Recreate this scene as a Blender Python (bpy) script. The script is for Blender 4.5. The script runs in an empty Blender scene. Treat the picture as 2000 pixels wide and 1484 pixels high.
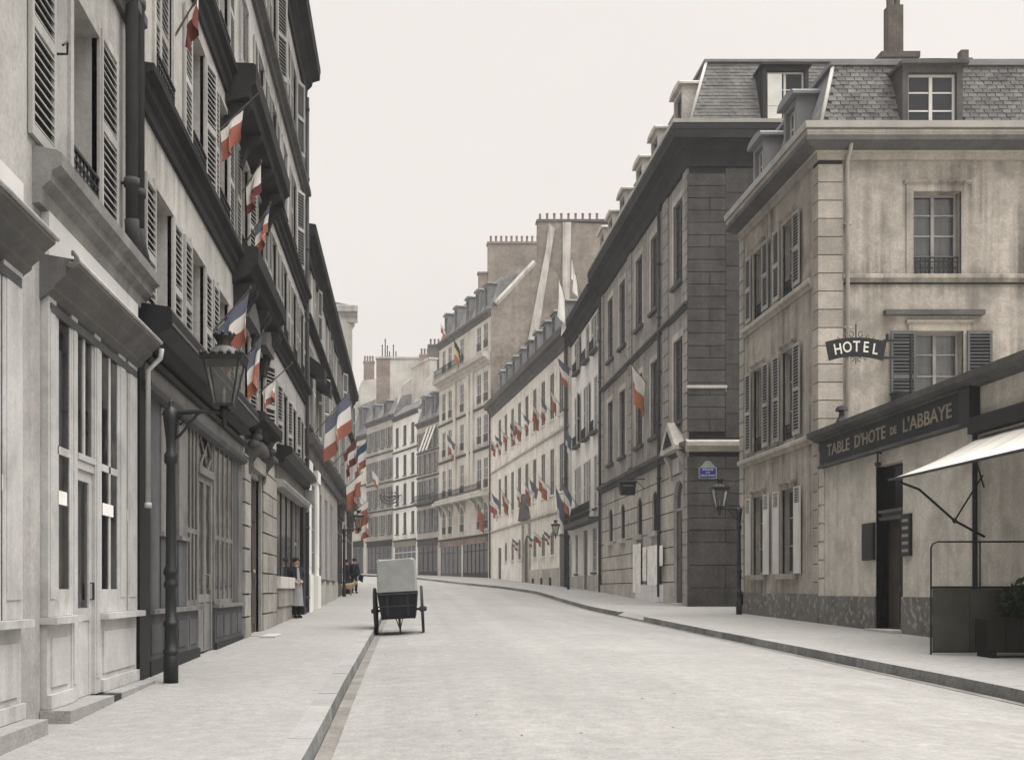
import bpy, math, random
from mathutils import Vector, Matrix
R = math.radians
random.seed(7)
scene = bpy.context.scene
col = scene.collection

# ------------------------------------------------------------------ camera, world, sun, exposure
EYE = 1.25                      # lens height above the road where the tripod stands
F_PX = 2150.0                   # focal length in pixels of a 2000 px wide picture
cam_data = bpy.data.cameras.new('camera')
cam = bpy.data.objects.new('camera', cam_data)
col.objects.link(cam)
cam.location = (0, 0, EYE)
cam.rotation_euler = (R(90), 0, 0)
cam_data.sensor_width = 36.0
cam_data.lens = 36.0 * F_PX / 2000.0
cam_data.shift_x = 0.1025       # a view camera with rising and sliding front: the verticals stay parallel
cam_data.shift_y = 0.204
cam_data.clip_start = 0.1
cam_data.clip_end = 3000
scene.camera = cam

SUN_EL, SUN_AZ = R(75), R(120)   # azimuth measured from the street's direction towards the right
world = bpy.data.worlds.new('World')
scene.world = world
world.use_nodes = True
nt = world.node_tree
bg = nt.nodes['Background']
sky = nt.nodes.new('ShaderNodeTexSky')
sky.sky_type = 'NISHITA'
sky.sun_disc = False
sky.sun_elevation = SUN_EL
sky.sun_rotation = SUN_AZ
sky.air_density = 1.0
sky.dust_density = 6.0
hs = nt.nodes.new('ShaderNodeHueSaturation')
hs.inputs['Saturation'].default_value = 0.12
mixw = nt.nodes.new('ShaderNodeMix')
mixw.data_type = 'RGBA'
mixw.inputs[0].default_value = 0.88           # a closed cloud layer lies over the blue
mixw.inputs[7].default_value = (4.62, 4.30, 4.10, 1)
nt.links.new(sky.outputs[0], hs.inputs['Color'])
nt.links.new(hs.outputs[0], mixw.inputs[6])
tc = nt.nodes.new('ShaderNodeTexCoord')
cn = nt.nodes.new('ShaderNodeTexNoise'); cn.inputs['Scale'].default_value = 2.2; cn.inputs['Detail'].default_value = 5
cr = nt.nodes.new('ShaderNodeMapRange'); cr.inputs[1].default_value = .3; cr.inputs[2].default_value = .7; cr.inputs[3].default_value = .94; cr.inputs[4].default_value = 1.05
cm = nt.nodes.new('ShaderNodeVectorMath'); cm.operation = 'SCALE'
nt.links.new(tc.outputs['Generated'], cn.inputs['Vector']); nt.links.new(cn.outputs['Fac'], cr.inputs[0])
nt.links.new(mixw.outputs[2], cm.inputs[0]); nt.links.new(cr.outputs[0], cm.inputs['Scale'])
nt.links.new(cm.outputs[0], bg.inputs['Color'])
bg.inputs['Strength'].default_value = 0.1
sun_data = bpy.data.lights.new('sun', 'SUN')
sun_data.energy = 3.4
sun_data.angle = R(75)
sun_data.color = (1.0, 0.98, 0.95)
sun = bpy.data.objects.new('sun', sun_data)
col.objects.link(sun)
sdir = Vector((math.sin(SUN_AZ) * math.cos(SUN_EL), math.cos(SUN_AZ) * math.cos(SUN_EL), math.sin(SUN_EL)))
sun.rotation_euler = (-sdir).to_track_quat('-Z', 'Y').to_euler()
sun.location = (0, 20, 60)
scene.view_settings.view_transform = 'Standard'
scene.view_settings.look = 'None'
scene.view_settings.gamma = 1.0
scene.view_settings.use_curve_mapping = False
scene.view_settings.exposure = 1.0
scene.render.engine = 'CYCLES'
scene.cycles.max_bounces = 6
scene.cycles.diffuse_bounces = 4
scene.cycles.glossy_bounces = 3
scene.cycles.transmission_bounces = 4
scene.cycles.transparent_max_bounces = 8
scene.cycles.use_denoising = True

# ------------------------------------------------------------------ materials
def mat(name, c, rough=0.85, var=0.25, scale=0.6, streak=0.0, bump=0.0, bscale=30.0, spec=0.08, metal=0.0, perobj=0.0, grain=0.0, gscale=60.0, stain=None, stain_amt=0.0, sscale=0.8, slo=0.52, shi=0.66, ruts=0.0):
    m = bpy.data.materials.new(name)
    m.use_nodes = True
    t = m.node_tree
    n, l = t.nodes, t.links
    b = n['Principled BSDF']
    b.inputs['Roughness'].default_value = rough
    b.inputs['Metallic'].default_value = metal
    b.inputs['Specular IOR Level'].default_value = spec
    geo = n.new('ShaderNodeNewGeometry')
    def noise(scale3, detail=4, s=1.0):
        mp = n.new('ShaderNodeMapping')
        mp.inputs['Scale'].default_value = scale3
        l.new(geo.outputs['Position'], mp.inputs['Vector'])
        nz = n.new('ShaderNodeTexNoise')
        nz.inputs['Scale'].default_value = s
        nz.inputs['Detail'].default_value = detail
        nz.inputs['Roughness'].default_value = 0.6
        l.new(mp.outputs[0], nz.inputs['Vector'])
        return nz
    def ramp(src, lo, hi, a, bb):
        mr = n.new('ShaderNodeMapRange')
        mr.inputs[1].default_value = lo; mr.inputs[2].default_value = hi
        mr.inputs[3].default_value = a; mr.inputs[4].default_value = bb
        l.new(src, mr.inputs[0])
        return mr.outputs[0]
    def mul(a, bb):
        k = n.new('ShaderNodeMath'); k.operation = 'MULTIPLY'
        l.new(a, k.inputs[0]); l.new(bb, k.inputs[1])
        return k.outputs[0]
    fac = ramp(noise((scale,) * 3, 6).outputs['Fac'], 0.3, 0.7, 1 - var, 1 + var * 0.7)
    if streak:
        s = noise((3.2, 3.2, 0.13), 7)
        k = noise((.45, .45, .6), 3)
        a_ = ramp(s.outputs['Fac'], 0.40, 0.66, 0.0, 1.0)
        b_ = ramp(k.outputs['Fac'], 0.38, 0.62, 0.15, 1.0)
        fac = mul(fac, ramp(mul(a_, b_), 0.0, 1.0, 1.0 + streak * 0.12, 1 - streak * 1.35))
    if grain:
        g = noise((gscale,) * 3, 3)
        fac = mul(fac, ramp(g.outputs['Fac'], 0.3, 0.7, 1 - grain, 1 + grain))
        g2 = noise((gscale * .22,) * 3, 5)
        fac = mul(fac, ramp(g2.outputs['Fac'], 0.3, 0.7, 1 - grain * .9, 1 + grain * .9))
    if ruts:
        rt = noise((1.5, .035, 1.0), 4)
        fac = mul(fac, ramp(rt.outputs['Fac'], 0.35, 0.65, 1 - ruts, 1 + ruts * .5))
    if perobj:
        oi = n.new('ShaderNodeObjectInfo')
        fac = mul(fac, ramp(oi.outputs['Random'], 0, 1, 1 - perobj, 1 + perobj))
    vm = n.new('ShaderNodeVectorMath'); vm.operation = 'SCALE'
    vm.inputs[0].default_value = c
    l.new(fac, vm.inputs['Scale'])
    out = vm.outputs[0]
    if stain is not None:
        s2 = noise((sscale,) * 3, 8)
        mx = n.new('ShaderNodeMix'); mx.data_type = 'RGBA'
        l.new(ramp(s2.outputs['Fac'], slo, shi, 0.0, stain_amt), mx.inputs[0])
        l.new(out, mx.inputs[6])
        mx.inputs[7].default_value = (*stain, 1)
        out = mx.outputs[2]
    l.new(out, b.inputs['Base Color'])
    if bump:
        bz = noise((bscale,) * 3, 4)
        bp = n.new('ShaderNodeBump')
        bp.inputs['Strength'].default_value = bump
        bp.inputs['Distance'].default_value = 0.02
        l.new(bz.outputs['Fac'], bp.inputs['Height'])
        l.new(bp.outputs[0], b.inputs['Normal'])
    return m

def glass_mat(name, tint=(0.85, 0.88, 0.9), keep=0.9, dust=0.0):
    m = bpy.data.materials.new(name)
    m.use_nodes = True
    t = m.node_tree; n, l = t.nodes, t.links
    n.remove(n['Principled BSDF'])
    tr = n.new('ShaderNodeBsdfTransparent'); tr.inputs[0].default_value = (*[x * keep for x in tint], 1)
    gl = n.new('ShaderNodeBsdfGlossy'); gl.inputs['Roughness'].default_value = 0.06
    geo = n.new('ShaderNodeNewGeometry')
    nz = n.new('ShaderNodeTexNoise'); nz.inputs['Scale'].default_value = 1.7
    l.new(geo.outputs['Position'], nz.inputs['Vector'])
    bp = n.new('ShaderNodeBump'); bp.inputs['Strength'].default_value = 0.12; bp.inputs['Distance'].default_value = 0.05
    l.new(nz.outputs['Fac'], bp.inputs['Height']); l.new(bp.outputs[0], gl.inputs['Normal'])
    fr = n.new('ShaderNodeFresnel'); fr.inputs[0].default_value = 1.5
    ad = n.new('ShaderNodeMath'); ad.operation = 'ADD'; ad.inputs[1].default_value = 0.03
    l.new(fr.outputs[0], ad.inputs[0])
    mx = n.new('ShaderNodeMixShader')
    l.new(ad.outputs[0], mx.inputs[0]); l.new(tr.outputs[0], mx.inputs[1]); l.new(gl.outputs[0], mx.inputs[2])
    out = mx.outputs[0]
    if dust:
        df = n.new('ShaderNodeBsdfTranslucent'); df.inputs[0].default_value = (.75, .75, .72, 1)
        m2 = n.new('ShaderNodeMixShader'); m2.inputs[0].default_value = dust
        l.new(out, m2.inputs[1]); l.new(df.outputs[0], m2.inputs[2]); out = m2.outputs[0]
    l.new(out, n['Material Output'].inputs[0])
    return m

M = {}
M['road'] = mat('macadam', (0.282, 0.275, 0.263), 0.95, 0.10, 0.3, bump=0.6, bscale=30, grain=0.13, gscale=26, stain=(0.225, 0.219, 0.208), stain_amt=0.5, sscale=0.5, ruts=0.08)
M['pave'] = mat('pavement asphalt', (0.297, 0.29, 0.279), 0.95, 0.10, 0.35, bump=0.45, bscale=40, grain=0.12, gscale=30, stain=(0.245, 0.238, 0.228), stain_amt=0.5, sscale=0.7)
M['kerb'] = mat('kerb granite', (0.21, 0.21, 0.205), 0.9, 0.25, 1.2, bump=0.5, bscale=40, perobj=0.2, grain=0.2, gscale=20)
M['gutter'] = mat('gutter setts', (0.20, 0.19, 0.175), 0.95, 0.3, 1.6, bump=0.6, bscale=20, grain=0.15)
M['soil'] = mat('ground soil', (0.30, 0.28, 0.25), 0.95, 0.2, 0.1)
M['plaster'] = mat('limewash plaster', (0.39, 0.377, 0.356), 0.9, 0.24, 0.5, streak=0.36, bump=0.25, bscale=18, grain=0.10, gscale=22)
M['plasterA'] = mat('grey plaster', (0.36, 0.35, 0.335), 0.9, 0.2, 0.6, streak=0.3, bump=0.25, bscale=18, grain=0.10, gscale=22)
M['plasterC'] = mat('warm grey plaster', (0.38, 0.36, 0.335), 0.9, 0.22, 0.5, streak=0.3, bump=0.2, bscale=18, grain=0.10, gscale=14)
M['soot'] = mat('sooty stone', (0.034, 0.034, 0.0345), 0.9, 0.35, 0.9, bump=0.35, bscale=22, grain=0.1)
M['soot2'] = mat('dark grey moulding', (0.10, 0.098, 0.096), 0.9, 0.3, 0.9, bump=0.3, bscale=22, grain=0.14, gscale=20)
M['whitewood'] = mat('white painted wood', (0.47, 0.462, 0.45), 0.6, 0.16, 1.6, streak=0.26, bump=0.2, bscale=30, spec=0.3, grain=0.08, gscale=30, stain=(0.27, 0.258, 0.24), stain_amt=0.5, sscale=2.2)
M['stucco'] = mat('white stucco', (0.56, 0.55, 0.533), 0.8, 0.1, 1.2, streak=0.12)
M['greywood'] = mat('charcoal painted wood', (0.085, 0.087, 0.092), 0.65, 0.28, 1.2, streak=0.35, bump=0.2, bscale=30, spec=0.25, perobj=0.12, grain=0.12, gscale=24)
M['greywood2'] = mat('faded grey brown wood', (0.175, 0.17, 0.162), 0.7, 0.25, 1.2, streak=0.35, bump=0.2, bscale=30, spec=0.2, perobj=0.12, grain=0.12, gscale=24)
M['hoodgrey'] = mat('weathered hood boards', (0.13, 0.128, 0.124), 0.75, 0.2, 1.2, streak=0.25, grain=0.1)
M['cornicegrey'] = mat('grey painted cornice', (0.24, 0.235, 0.226), 0.85, 0.25, 1.0, streak=0.3, grain=0.12)
M['pier'] = mat('dull pier stone', (0.29, 0.272, 0.25), 0.9, 0.25, 0.9, perobj=0.14, bump=0.3, bscale=16, grain=0.12, gscale=20)
M['blackwood'] = mat('black painted wood', (0.010, 0.0103, 0.012), 0.55, 0.3, 1.2, streak=0.3, spec=0.3)
M['brownwood'] = mat('dark brown door', (0.055, 0.042, 0.034), 0.5, 0.3, 1.5, streak=0.3, spec=0.35)
M['shutter'] = mat('grey shutter paint', (0.35, 0.345, 0.33), 0.7, 0.2, 1.0, streak=0.3, perobj=0.12)
M['shutterD'] = mat('dark shutter paint', (0.10, 0.105, 0.105), 0.7, 0.2, 1.0, streak=0.3, perobj=0.15)
M['frame'] = mat('window frame paint', (0.30, 0.295, 0.285), 0.6, 0.2, 1.3, perobj=0.15)
M['frameW'] = mat('white window frame', (0.55, 0.54, 0.51), 0.6, 0.15, 1.3, perobj=0.1)
M['pane'] = mat('dark window glass', (0.022, 0.024, 0.027), 0.10, 0.35, 1.2, spec=0.28, perobj=0.6)
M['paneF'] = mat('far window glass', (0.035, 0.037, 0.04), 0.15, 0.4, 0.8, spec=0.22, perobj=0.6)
M['glass'] = glass_mat('window glass')
M['lampglass'] = glass_mat('lantern glass', (0.85, 0.87, 0.85), 0.85, 0.14)
M['curtain'] = mat('net curtain', (0.50, 0.49, 0.47), 0.95, 0.25, 1.6, streak=0.2, perobj=0.3)
M['iron'] = mat('black iron', (0.009, 0.0095, 0.011), 0.5, 0.3, 2.5, spec=0.4, bump=0.1)
M['ironlamp'] = mat('bronzed lamp iron', (0.010, 0.012, 0.013), 0.45, 0.35, 3.0, spec=0.45, bump=0.15, bscale=60)
M['lead'] = mat('lead pipe', (0.06, 0.06, 0.061), 0.7, 0.3, 1.5)
M['zincpipe'] = mat('pale zinc pipe', (0.40, 0.385, 0.36), 0.6, 0.2, 1.5)
M['zinc'] = mat('zinc roof', (0.20, 0.205, 0.21), 0.6, 0.25, 0.6, streak=0.2)
M['slate'] = mat('roof slate', (0.115, 0.111, 0.107), 0.75, 0.35, 1.2, perobj=0.28, grain=0.15, gscale=25, bump=0.2)
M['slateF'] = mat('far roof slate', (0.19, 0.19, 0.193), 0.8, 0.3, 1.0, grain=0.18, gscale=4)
M['hotel'] = mat('tan render', (0.375, 0.347, 0.307), 0.92, 0.2, 0.7, streak=0.5, bump=0.3, bscale=16, grain=0.14, gscale=18, stain=(0.17, 0.155, 0.138), stain_amt=0.75, sscale=0.7)
M['hotelgf'] = mat('ground floor render', (0.56, 0.532, 0.482), 0.92, 0.16, 0.8, streak=0.18, bump=0.3, bscale=16, grain=0.13, gscale=18, stain=(0.29, 0.268, 0.238), stain_amt=0.55, sscale=1.1)
M['quoin'] = mat('quoin stone', (0.35, 0.324, 0.287), 0.9, 0.2, 0.9, perobj=0.13, bump=0.25, bscale=18, grain=0.12, gscale=20, streak=0.2)
M['plinth'] = mat('flaking grey plinth', (0.165, 0.16, 0.153), 0.9, 0.25, 1.0, bump=0.4, bscale=14, grain=0.18, stain=(0.36, 0.335, 0.297), stain_amt=0.75, sscale=6.0, slo=0.54, shi=0.62)
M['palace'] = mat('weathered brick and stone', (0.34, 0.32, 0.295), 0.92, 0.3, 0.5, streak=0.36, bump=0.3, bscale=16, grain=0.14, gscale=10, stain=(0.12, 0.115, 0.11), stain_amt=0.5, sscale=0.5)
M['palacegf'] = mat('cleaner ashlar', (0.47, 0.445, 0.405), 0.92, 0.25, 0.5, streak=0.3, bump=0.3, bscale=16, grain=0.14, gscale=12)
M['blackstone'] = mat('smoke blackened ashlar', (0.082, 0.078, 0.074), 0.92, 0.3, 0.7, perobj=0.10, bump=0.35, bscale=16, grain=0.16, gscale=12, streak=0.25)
M['joint'] = mat('sooty joint', (0.035, 0.034, 0.033), 0.95, 0.2, 1.0)
M['cream'] = mat('cream plaster', (0.72, 0.69, 0.63), 0.92, 0.14, 0.4, streak=0.25, bump=0.2, bscale=14, grain=0.1, gscale=8)
M['pale'] = mat('pale limewash', (0.76, 0.745, 0.71), 0.92, 0.16, 0.4, streak=0.22)
M['stone'] = mat('pale dressed stone', (0.56, 0.535, 0.49), 0.92, 0.2, 0.4, streak=0.25)
M['stone2'] = mat('grey dressed stone', (0.44, 0.42, 0.39), 0.92, 0.22, 0.4, streak=0.25)
M['brick'] = mat('brown gable brick', (0.235, 0.205, 0.175), 0.95, 0.3, 0.35, grain=0.2, gscale=3.5, streak=0.15)
M['brickdark'] = mat('smoked chimney brick', (0.10, 0.085, 0.075), 0.95, 0.3, 0.8, grain=0.2, gscale=9)
M['brickred'] = mat('reddish chimney brick', (0.235, 0.19, 0.168), 0.95, 0.3, 0.4, grain=0.2, gscale=3.5)
M['flue'] = mat('rendered flue', (0.48, 0.46, 0.42), 0.95, 0.25, 0.5, streak=0.3)
M['clay'] = mat('clay chimney pot', (0.20, 0.145, 0.12), 0.9, 0.3, 2.0)
M['canvas'] = mat('white canvas', (0.66, 0.635, 0.59), 0.95, 0.05, 2.0)
M['tarp'] = mat('grey cart canvas', (0.30, 0.31, 0.30), 0.95, 0.14, 4.0, bump=0.3, bscale=30)
M['paper'] = mat('white poster paper', (0.85, 0.83, 0.79), 0.95, 0.12, 1.5, stain=(0.45, 0.42, 0.38), stain_amt=0.5, sscale=2.5)
M['signblack'] = mat('black sign board', (0.010, 0.0105, 0.012), 0.5, 0.3, 2.0, spec=0.35)
M['signgrey'] = mat('faded slate sign board', (0.032, 0.034, 0.038), 0.6, 0.3, 1.2, streak=0.3)
M['gilt'] = mat('dulled gilt letters', (0.27, 0.24, 0.185), 0.6, 0.25, 3.0)
M['letterw'] = mat('white letters', (0.72, 0.70, 0.64), 0.7, 0.12, 3.0)
M['enamel'] = mat('blue enamel', (0.02, 0.03, 0.22), 0.35, 0.1, 2.0, spec=0.5)
M['enamelrim'] = mat('pale enamel rim', (0.26, 0.30, 0.25), 0.5, 0.2, 4.0)
M['fblue'] = mat('flag blue', (0.125, 0.135, 0.175), 0.95, 0.12, 3.0)
M['fwhite'] = mat('flag white', (0.68, 0.65, 0.62), 0.95, 0.05, 3.0)
M['fred'] = mat('flag red', (0.32, 0.12, 0.085), 0.95, 0.15, 3.0)
M['forange'] = mat('flag rust orange', (0.40, 0.135, 0.07), 0.95, 0.12, 3.0)
M['fmaroon'] = mat('flag maroon', (0.14, 0.045, 0.042), 0.95, 0.15, 3.0)
M['fyellow'] = mat('flag ochre', (0.52, 0.40, 0.16), 0.95, 0.1, 3.0)
M['fteal'] = mat('flag dark teal', (0.03, 0.075, 0.12), 0.95, 0.1, 3.0)
M['fblack'] = mat('flag black', (0.02, 0.02, 0.025), 0.95, 0.1, 3.0)
M['pole'] = mat('flag pole wood', (0.10, 0.09, 0.08), 0.7, 0.2, 3.0)
M['skin'] = mat('skin', (0.42, 0.27, 0.20), 0.6, 0.06, 6.0)
M['hair'] = mat('dark hair', (0.03, 0.022, 0.018), 0.7, 0.2, 9.0)
M['navy'] = mat('dark navy cloth', (0.022, 0.026, 0.04), 0.95, 0.2, 5.0)
M['black_cloth'] = mat('black cloth', (0.014, 0.014, 0.017), 0.95, 0.2, 5.0)
M['whitecloth'] = mat('white cotton', (0.58, 0.57, 0.55), 0.95, 0.1, 6.0)
M['greycloth'] = mat('grey cotton apron', (0.26, 0.26, 0.26), 0.95, 0.12, 6.0)
M['fur'] = mat('tan fur', (0.36, 0.27, 0.16), 0.95, 0.25, 9.0, bump=0.5, bscale=90)
M['cartblack'] = mat('tarred cart boards', (0.016, 0.017, 0.022), 0.6, 0.3, 4.0)
M['cartwood'] = mat('dark cart wood', (0.045, 0.045, 0.048), 0.7, 0.3, 4.0)
M['planter'] = mat('dark stained planter wood', (0.026, 0.025, 0.021), 0.7, 0.3, 2.0, streak=0.3)
M['screen'] = mat('dark terrace screen', (0.065, 0.064, 0.054), 0.8, 0.25, 2.0)
M['leaf'] = mat('dark leaf', (0.035, 0.055, 0.025), 0.7, 0.35, 6.0, perobj=0.3)
M['bread'] = mat('bright step stone', (0.42, 0.41, 0.39), 0.9, 0.1, 2.0)

# ------------------------------------------------------------------ mesh builder
class MB:
    def __init__(s):
        s.v, s.f, s.m = [], [], []
    def poly(s, pts, m=0):
        k = len(s.v)
        s.v += [tuple(p) for p in pts]
        s.f.append(tuple(range(k, k + len(pts)))); s.m.append(m)
        return s
    def box(s, x0, x1, y0, y1, z0, z1, m=0):
        k = len(s.v)
        s.v += [(x0, y0, z0), (x1, y0, z0), (x1, y1, z0), (x0, y1, z0), (x0, y0, z1), (x1, y0, z1), (x1, y1, z1), (x0, y1, z1)]
        for q in ((0, 3, 2, 1), (4, 5, 6, 7), (0, 1, 5, 4), (1, 2, 6, 5), (2, 3, 7, 6), (3, 0, 4, 7)):
            s.f.append(tuple(k + i for i in q)); s.m.append(m)
        return s
    def hexa(s, p, m=0):            # eight corners, ordered as box()
        k = len(s.v)
        s.v += [tuple(q) for q in p]
        for q in ((0, 3, 2, 1), (4, 5, 6, 7), (0, 1, 5, 4), (1, 2, 6, 5), (2, 3, 7, 6), (3, 0, 4, 7)):
            s.f.append(tuple(k + i for i in q)); s.m.append(m)
        return s
    def xprism(s, prof, x0, x1, m=0):   # profile of (y, z), listed clockwise seen from -x
        n = len(prof); k = len(s.v)
        s.v += [(x0, y, z) for y, z in prof] + [(x1, y, z) for y, z in prof]
        for i in range(n):
            j = (i + 1) % n
            s.f.append((k + i, k + j, k + n + j, k + n + i)); s.m.append(m)
        s.f.append(tuple(k + i for i in range(n))[::-1]); s.m.append(m)
        s.f.append(tuple(k + n + i for i in range(n))); s.m.append(m)
        return s
    def yprism(s, prof, y0, y1, m=0):   # profile of (x, z)
        n = len(prof); k = len(s.v)
        s.v += [(x, y0, z) for x, z in prof] + [(x, y1, z) for x, z in prof]
        for i in range(n):
            j = (i + 1) % n
            s.f.append((k + i, k + j, k + n + j, k + n + i)); s.m.append(m)
        s.f.append(tuple(k + i for i in range(n))[::-1]); s.m.append(m)
        s.f.append(tuple(k + n + i for i in range(n))); s.m.append(m)
        return s
    def zprism(s, prof, z0, z1, m=0, top=1.0):
        n = len(prof); k = len(s.v)
        cx = sum(p[0] for p in prof) / n; cy = sum(p[1] for p in prof) / n
        s.v += [(x, y, z0) for x, y in prof] + [(cx + (x - cx) * top, cy + (y - cy) * top, z1) for x, y in prof]
        for i in range(n):
            j = (i + 1) % n
            s.f.append((k + i, k + j, k + n + j, k + n + i)); s.m.append(m)
        s.f.append(tuple(k + i for i in range(n))[::-1]); s.m.append(m)
        s.f.append(tuple(k + n + i for i in range(n))); s.m.append(m)
        return s
    def tube(s, pts, r, n=8, m=0, cap=True):
        pts = [Vector(p) for p in pts]
        rr = r if isinstance(r, (list, tuple)) else [r] * len(pts)
        k = len(s.v)
        up = Vector((0, 0, 1))
        prev = None
        for i, p in enumerate(pts):
            a = pts[max(i - 1, 0)]; b = pts[min(i + 1, len(pts) - 1)]
            t = (b - a).normalized()
            if prev is None:
                ref = up if abs(t.z) < 0.9 else Vector((1, 0, 0))
                u = t.cross(ref).normalized()
            else:
                u = (prev - t * prev.dot(t)).normalized()
            prev = u
            w = t.cross(u)
            for j in range(n):
                an = 2 * math.pi * j / n
                s.v.append(tuple(p + (u * math.cos(an) + w * math.sin(an)) * rr[i]))
        for i in range(len(pts) - 1):
            for j in range(n):
                j2 = (j + 1) % n
                s.f.append((k + i * n + j, k + i * n + j2, k + (i + 1) * n + j2, k + (i + 1) * n + j)); s.m.append(m)
        if cap:
            s.f.append(tuple(k + j for j in range(n))[::-1]); s.m.append(m)
            e = k + (len(pts) - 1) * n
            s.f.append(tuple(e + j for j in range(n))); s.m.append(m)
        return s
    def lathe(s, cx, cy, prof, n=12, m=0):      # prof of (radius, z)
        k = len(s.v)
        for r, z in prof:
            for j in range(n):
                a = 2 * math.pi * j / n
                s.v.append((cx + r * math.cos(a), cy + r * math.sin(a), z))
        for i in range(len(prof) - 1):
            for j in range(n):
                j2 = (j + 1) % n
                s.f.append((k + i * n + j, k + i * n + j2, k + (i + 1) * n + j2, k + (i + 1) * n + j)); s.m.append(m)
        s.f.append(tuple(k + j for j in range(n))[::-1]); s.m.append(m)
        e = k + (len(prof) - 1) * n
        s.f.append(tuple(e + j for j in range(n))); s.m.append(m)
        return s
    def mesh(s, name, mats, smooth=False):
        me = bpy.data.meshes.new(name)
        me.from_pydata(s.v, [], s.f)
        mats = mats if isinstance(mats, (list, tuple)) else [mats]
        for mm in mats:
            me.materials.append(M[mm] if isinstance(mm, str) else mm)
        if len(mats) > 1:
            me.polygons.foreach_set('material_index', s.m)
        if smooth:
            me.polygons.foreach_set('use_smooth', [True] * len(s.f))
        me.update()
        return me

def link(name, me, parent=None, loc=(0, 0, 0), rz=0.0):
    o = bpy.data.objects.new(name, me)
    col.objects.link(o)
    if parent is not None:
        o.parent = parent
    o.location = loc
    if rz:
        o.rotation_euler = (0, 0, rz)
    return o

def tag(o, label, cat, group=None):
    o['label'] = label; o['category'] = cat
    if group:
        o['group'] = group
    return o

def thing(name, label, cat, loc=(0, 0, 0), rz=0.0, group=None):
    o = bpy.data.objects.new(name, None)
    col.objects.link(o)
    o.empty_display_size = 0.3
    o.location = loc
    o.rotation_euler = (0, 0, rz)
    return tag(o, label, cat, group)

class Frame:
    """A vertical plane belonging to a thing: x runs along it, -y looks out of it, z counts from eye level."""
    def __init__(s, root, p0, rz, zb):
        s.root, s.rz, s.zb = root, rz, zb
        rr = root.rotation_euler[2]
        d = Vector((p0[0] - root.location.x, p0[1] - root.location.y))
        c, sn = math.cos(-rr), math.sin(-rr)
        s.ox, s.oy = d.x * c - d.y * sn, d.x * sn + d.y * c
        s.lr = rz - rr
    def put(s, name, me, x=0, y=0, z=0, parent=None, rz=0.0):
        if parent is not None:
            return link(name, me, parent, (x, y, z), rz)
        c, sn = math.cos(s.lr), math.sin(s.lr)
        return link(name, me, s.root, (s.ox + x * c - y * sn, s.oy + x * sn + y * c, z + EYE - s.zb), s.lr + rz)
    def part(s, name, mb, mats, smooth=False):
        return s.put(name, mb.mesh(name, mats, smooth))

def interp(tab, t):
    if t <= tab[0][0]:
        return tab[0][1]
    for (a, va), (b, vb) in zip(tab, tab[1:]):
        if t <= b:
            k = (t - a) / (b - a)
            return va + (vb - va) * k
    return tab[-1][1]
HT = [(-40, 1.9), (0, 1.27), (9, 1.14), (12.5, 1.05), (24, .87), (31, .75), (39, .62), (48, .40), (56, .17), (67, -.10), (80, -.48), (96, -.98), (110, -1.35), (130, -1.82), (160, -2.4), (260, -3.2)]
def gz(d):                       # height of the pavements at a distance d along the street
    return EYE - interp(HT, d)

# ------------------------------------------------------------------ parts of houses
def wall_holes(mb, x0, x1, z0, z1, holes, y=0.0, rev=0.22, m=0, mr=None):
    """A wall sheet with rectangular openings and their reveals; hole = (xa, xb, za, zb[, arched])."""
    mr = m if mr is None else mr
    xs = sorted({x0, x1, *[min(max(h[i], x0), x1) for h in holes for i in (0, 1)]})
    zs = sorted({z0, z1, *[min(max(h[i], z0), z1) for h in holes for i in (2, 3)]})
    for a, b in zip(xs, xs[1:]):
        for c, d in zip(zs, zs[1:]):
            mx, mz = (a + b) / 2, (c + d) / 2
            if any(h[0] < mx < h[1] and h[2] < mz < h[3] for h in holes):
                continue
            mb.poly([(a, y, c), (b, y, c), (b, y, d), (a, y, d)], m)
    for h in holes:
        a, b, c, d = h[:4]
        mb.poly([(a, y, c), (a, y + rev, c), (a, y + rev, d), (a, y, d)][::-1], mr)
        mb.poly([(b, y, c), (b, y + rev, c), (b, y + rev, d), (b, y, d)], mr)
        mb.poly([(a, y, d), (a, y + rev, d), (b, y + rev, d), (b, y, d)][::-1], mr)
        mb.poly([(a, y, c), (a, y + rev, c), (b, y + rev, c), (b, y, c)], mr)
        if len(h) > 4 and h[4]:
            r = (b - a) / 2; cx = (a + b) / 2; cz = d - r
            for sgn in (-1, 1):
                arc = [(cx + sgn * r * math.cos(R(t)), cz + r * math.sin(R(t))) for t in range(0, 91, 15)]
                pr = arc + [(cx + sgn * r, d)]
                mb.yprism([(px, pz) for px, pz in pr], y + 0.003, y + rev, mr)

CACHE = {}
def win_mesh(w, h, cols, rows, bar=0.045, fr=0.06, mt='frame'):
    key = ('win', round(w, 2), round(h, 2), cols, rows, mt)
    if key not in CACHE:
        mb = MB()
        mb.box(0, fr, 0, .06, 0, h).box(w - fr, w, 0, .06, 0, h).box(fr, w - fr, 0, .06, 0, fr * 1.3).box(fr, w - fr, 0, .06, h - fr, h)
        if cols == 2:
            mb.box(w / 2 - .04, w / 2 + .04, -.012, .055, fr * 1.3, h - fr)
        elif cols > 2:
            for i in range(1, cols):
                x = w * i / cols
                mb.box(x - bar / 2, x + bar / 2, 0.004, .05, fr * 1.3, h - fr)
        for j in range(1, rows):
            z = h * j / rows
            mb.box(fr, w - fr, .008, .046, z - bar / 2.4, z + bar / 2.4)
        CACHE[key] = mb.mesh('window_frame', mt)
    return CACHE[key]

def pane_mesh(w, h, mt):
    key = ('pane', round(w, 3), round(h, 3), mt)
    if key not in CACHE:
        CACHE[key] = MB().poly([(0, 0, 0), (w, 0, 0), (w, 0, h), (0, 0, h)]).mesh('pane', mt)
    return CACHE[key]

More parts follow.
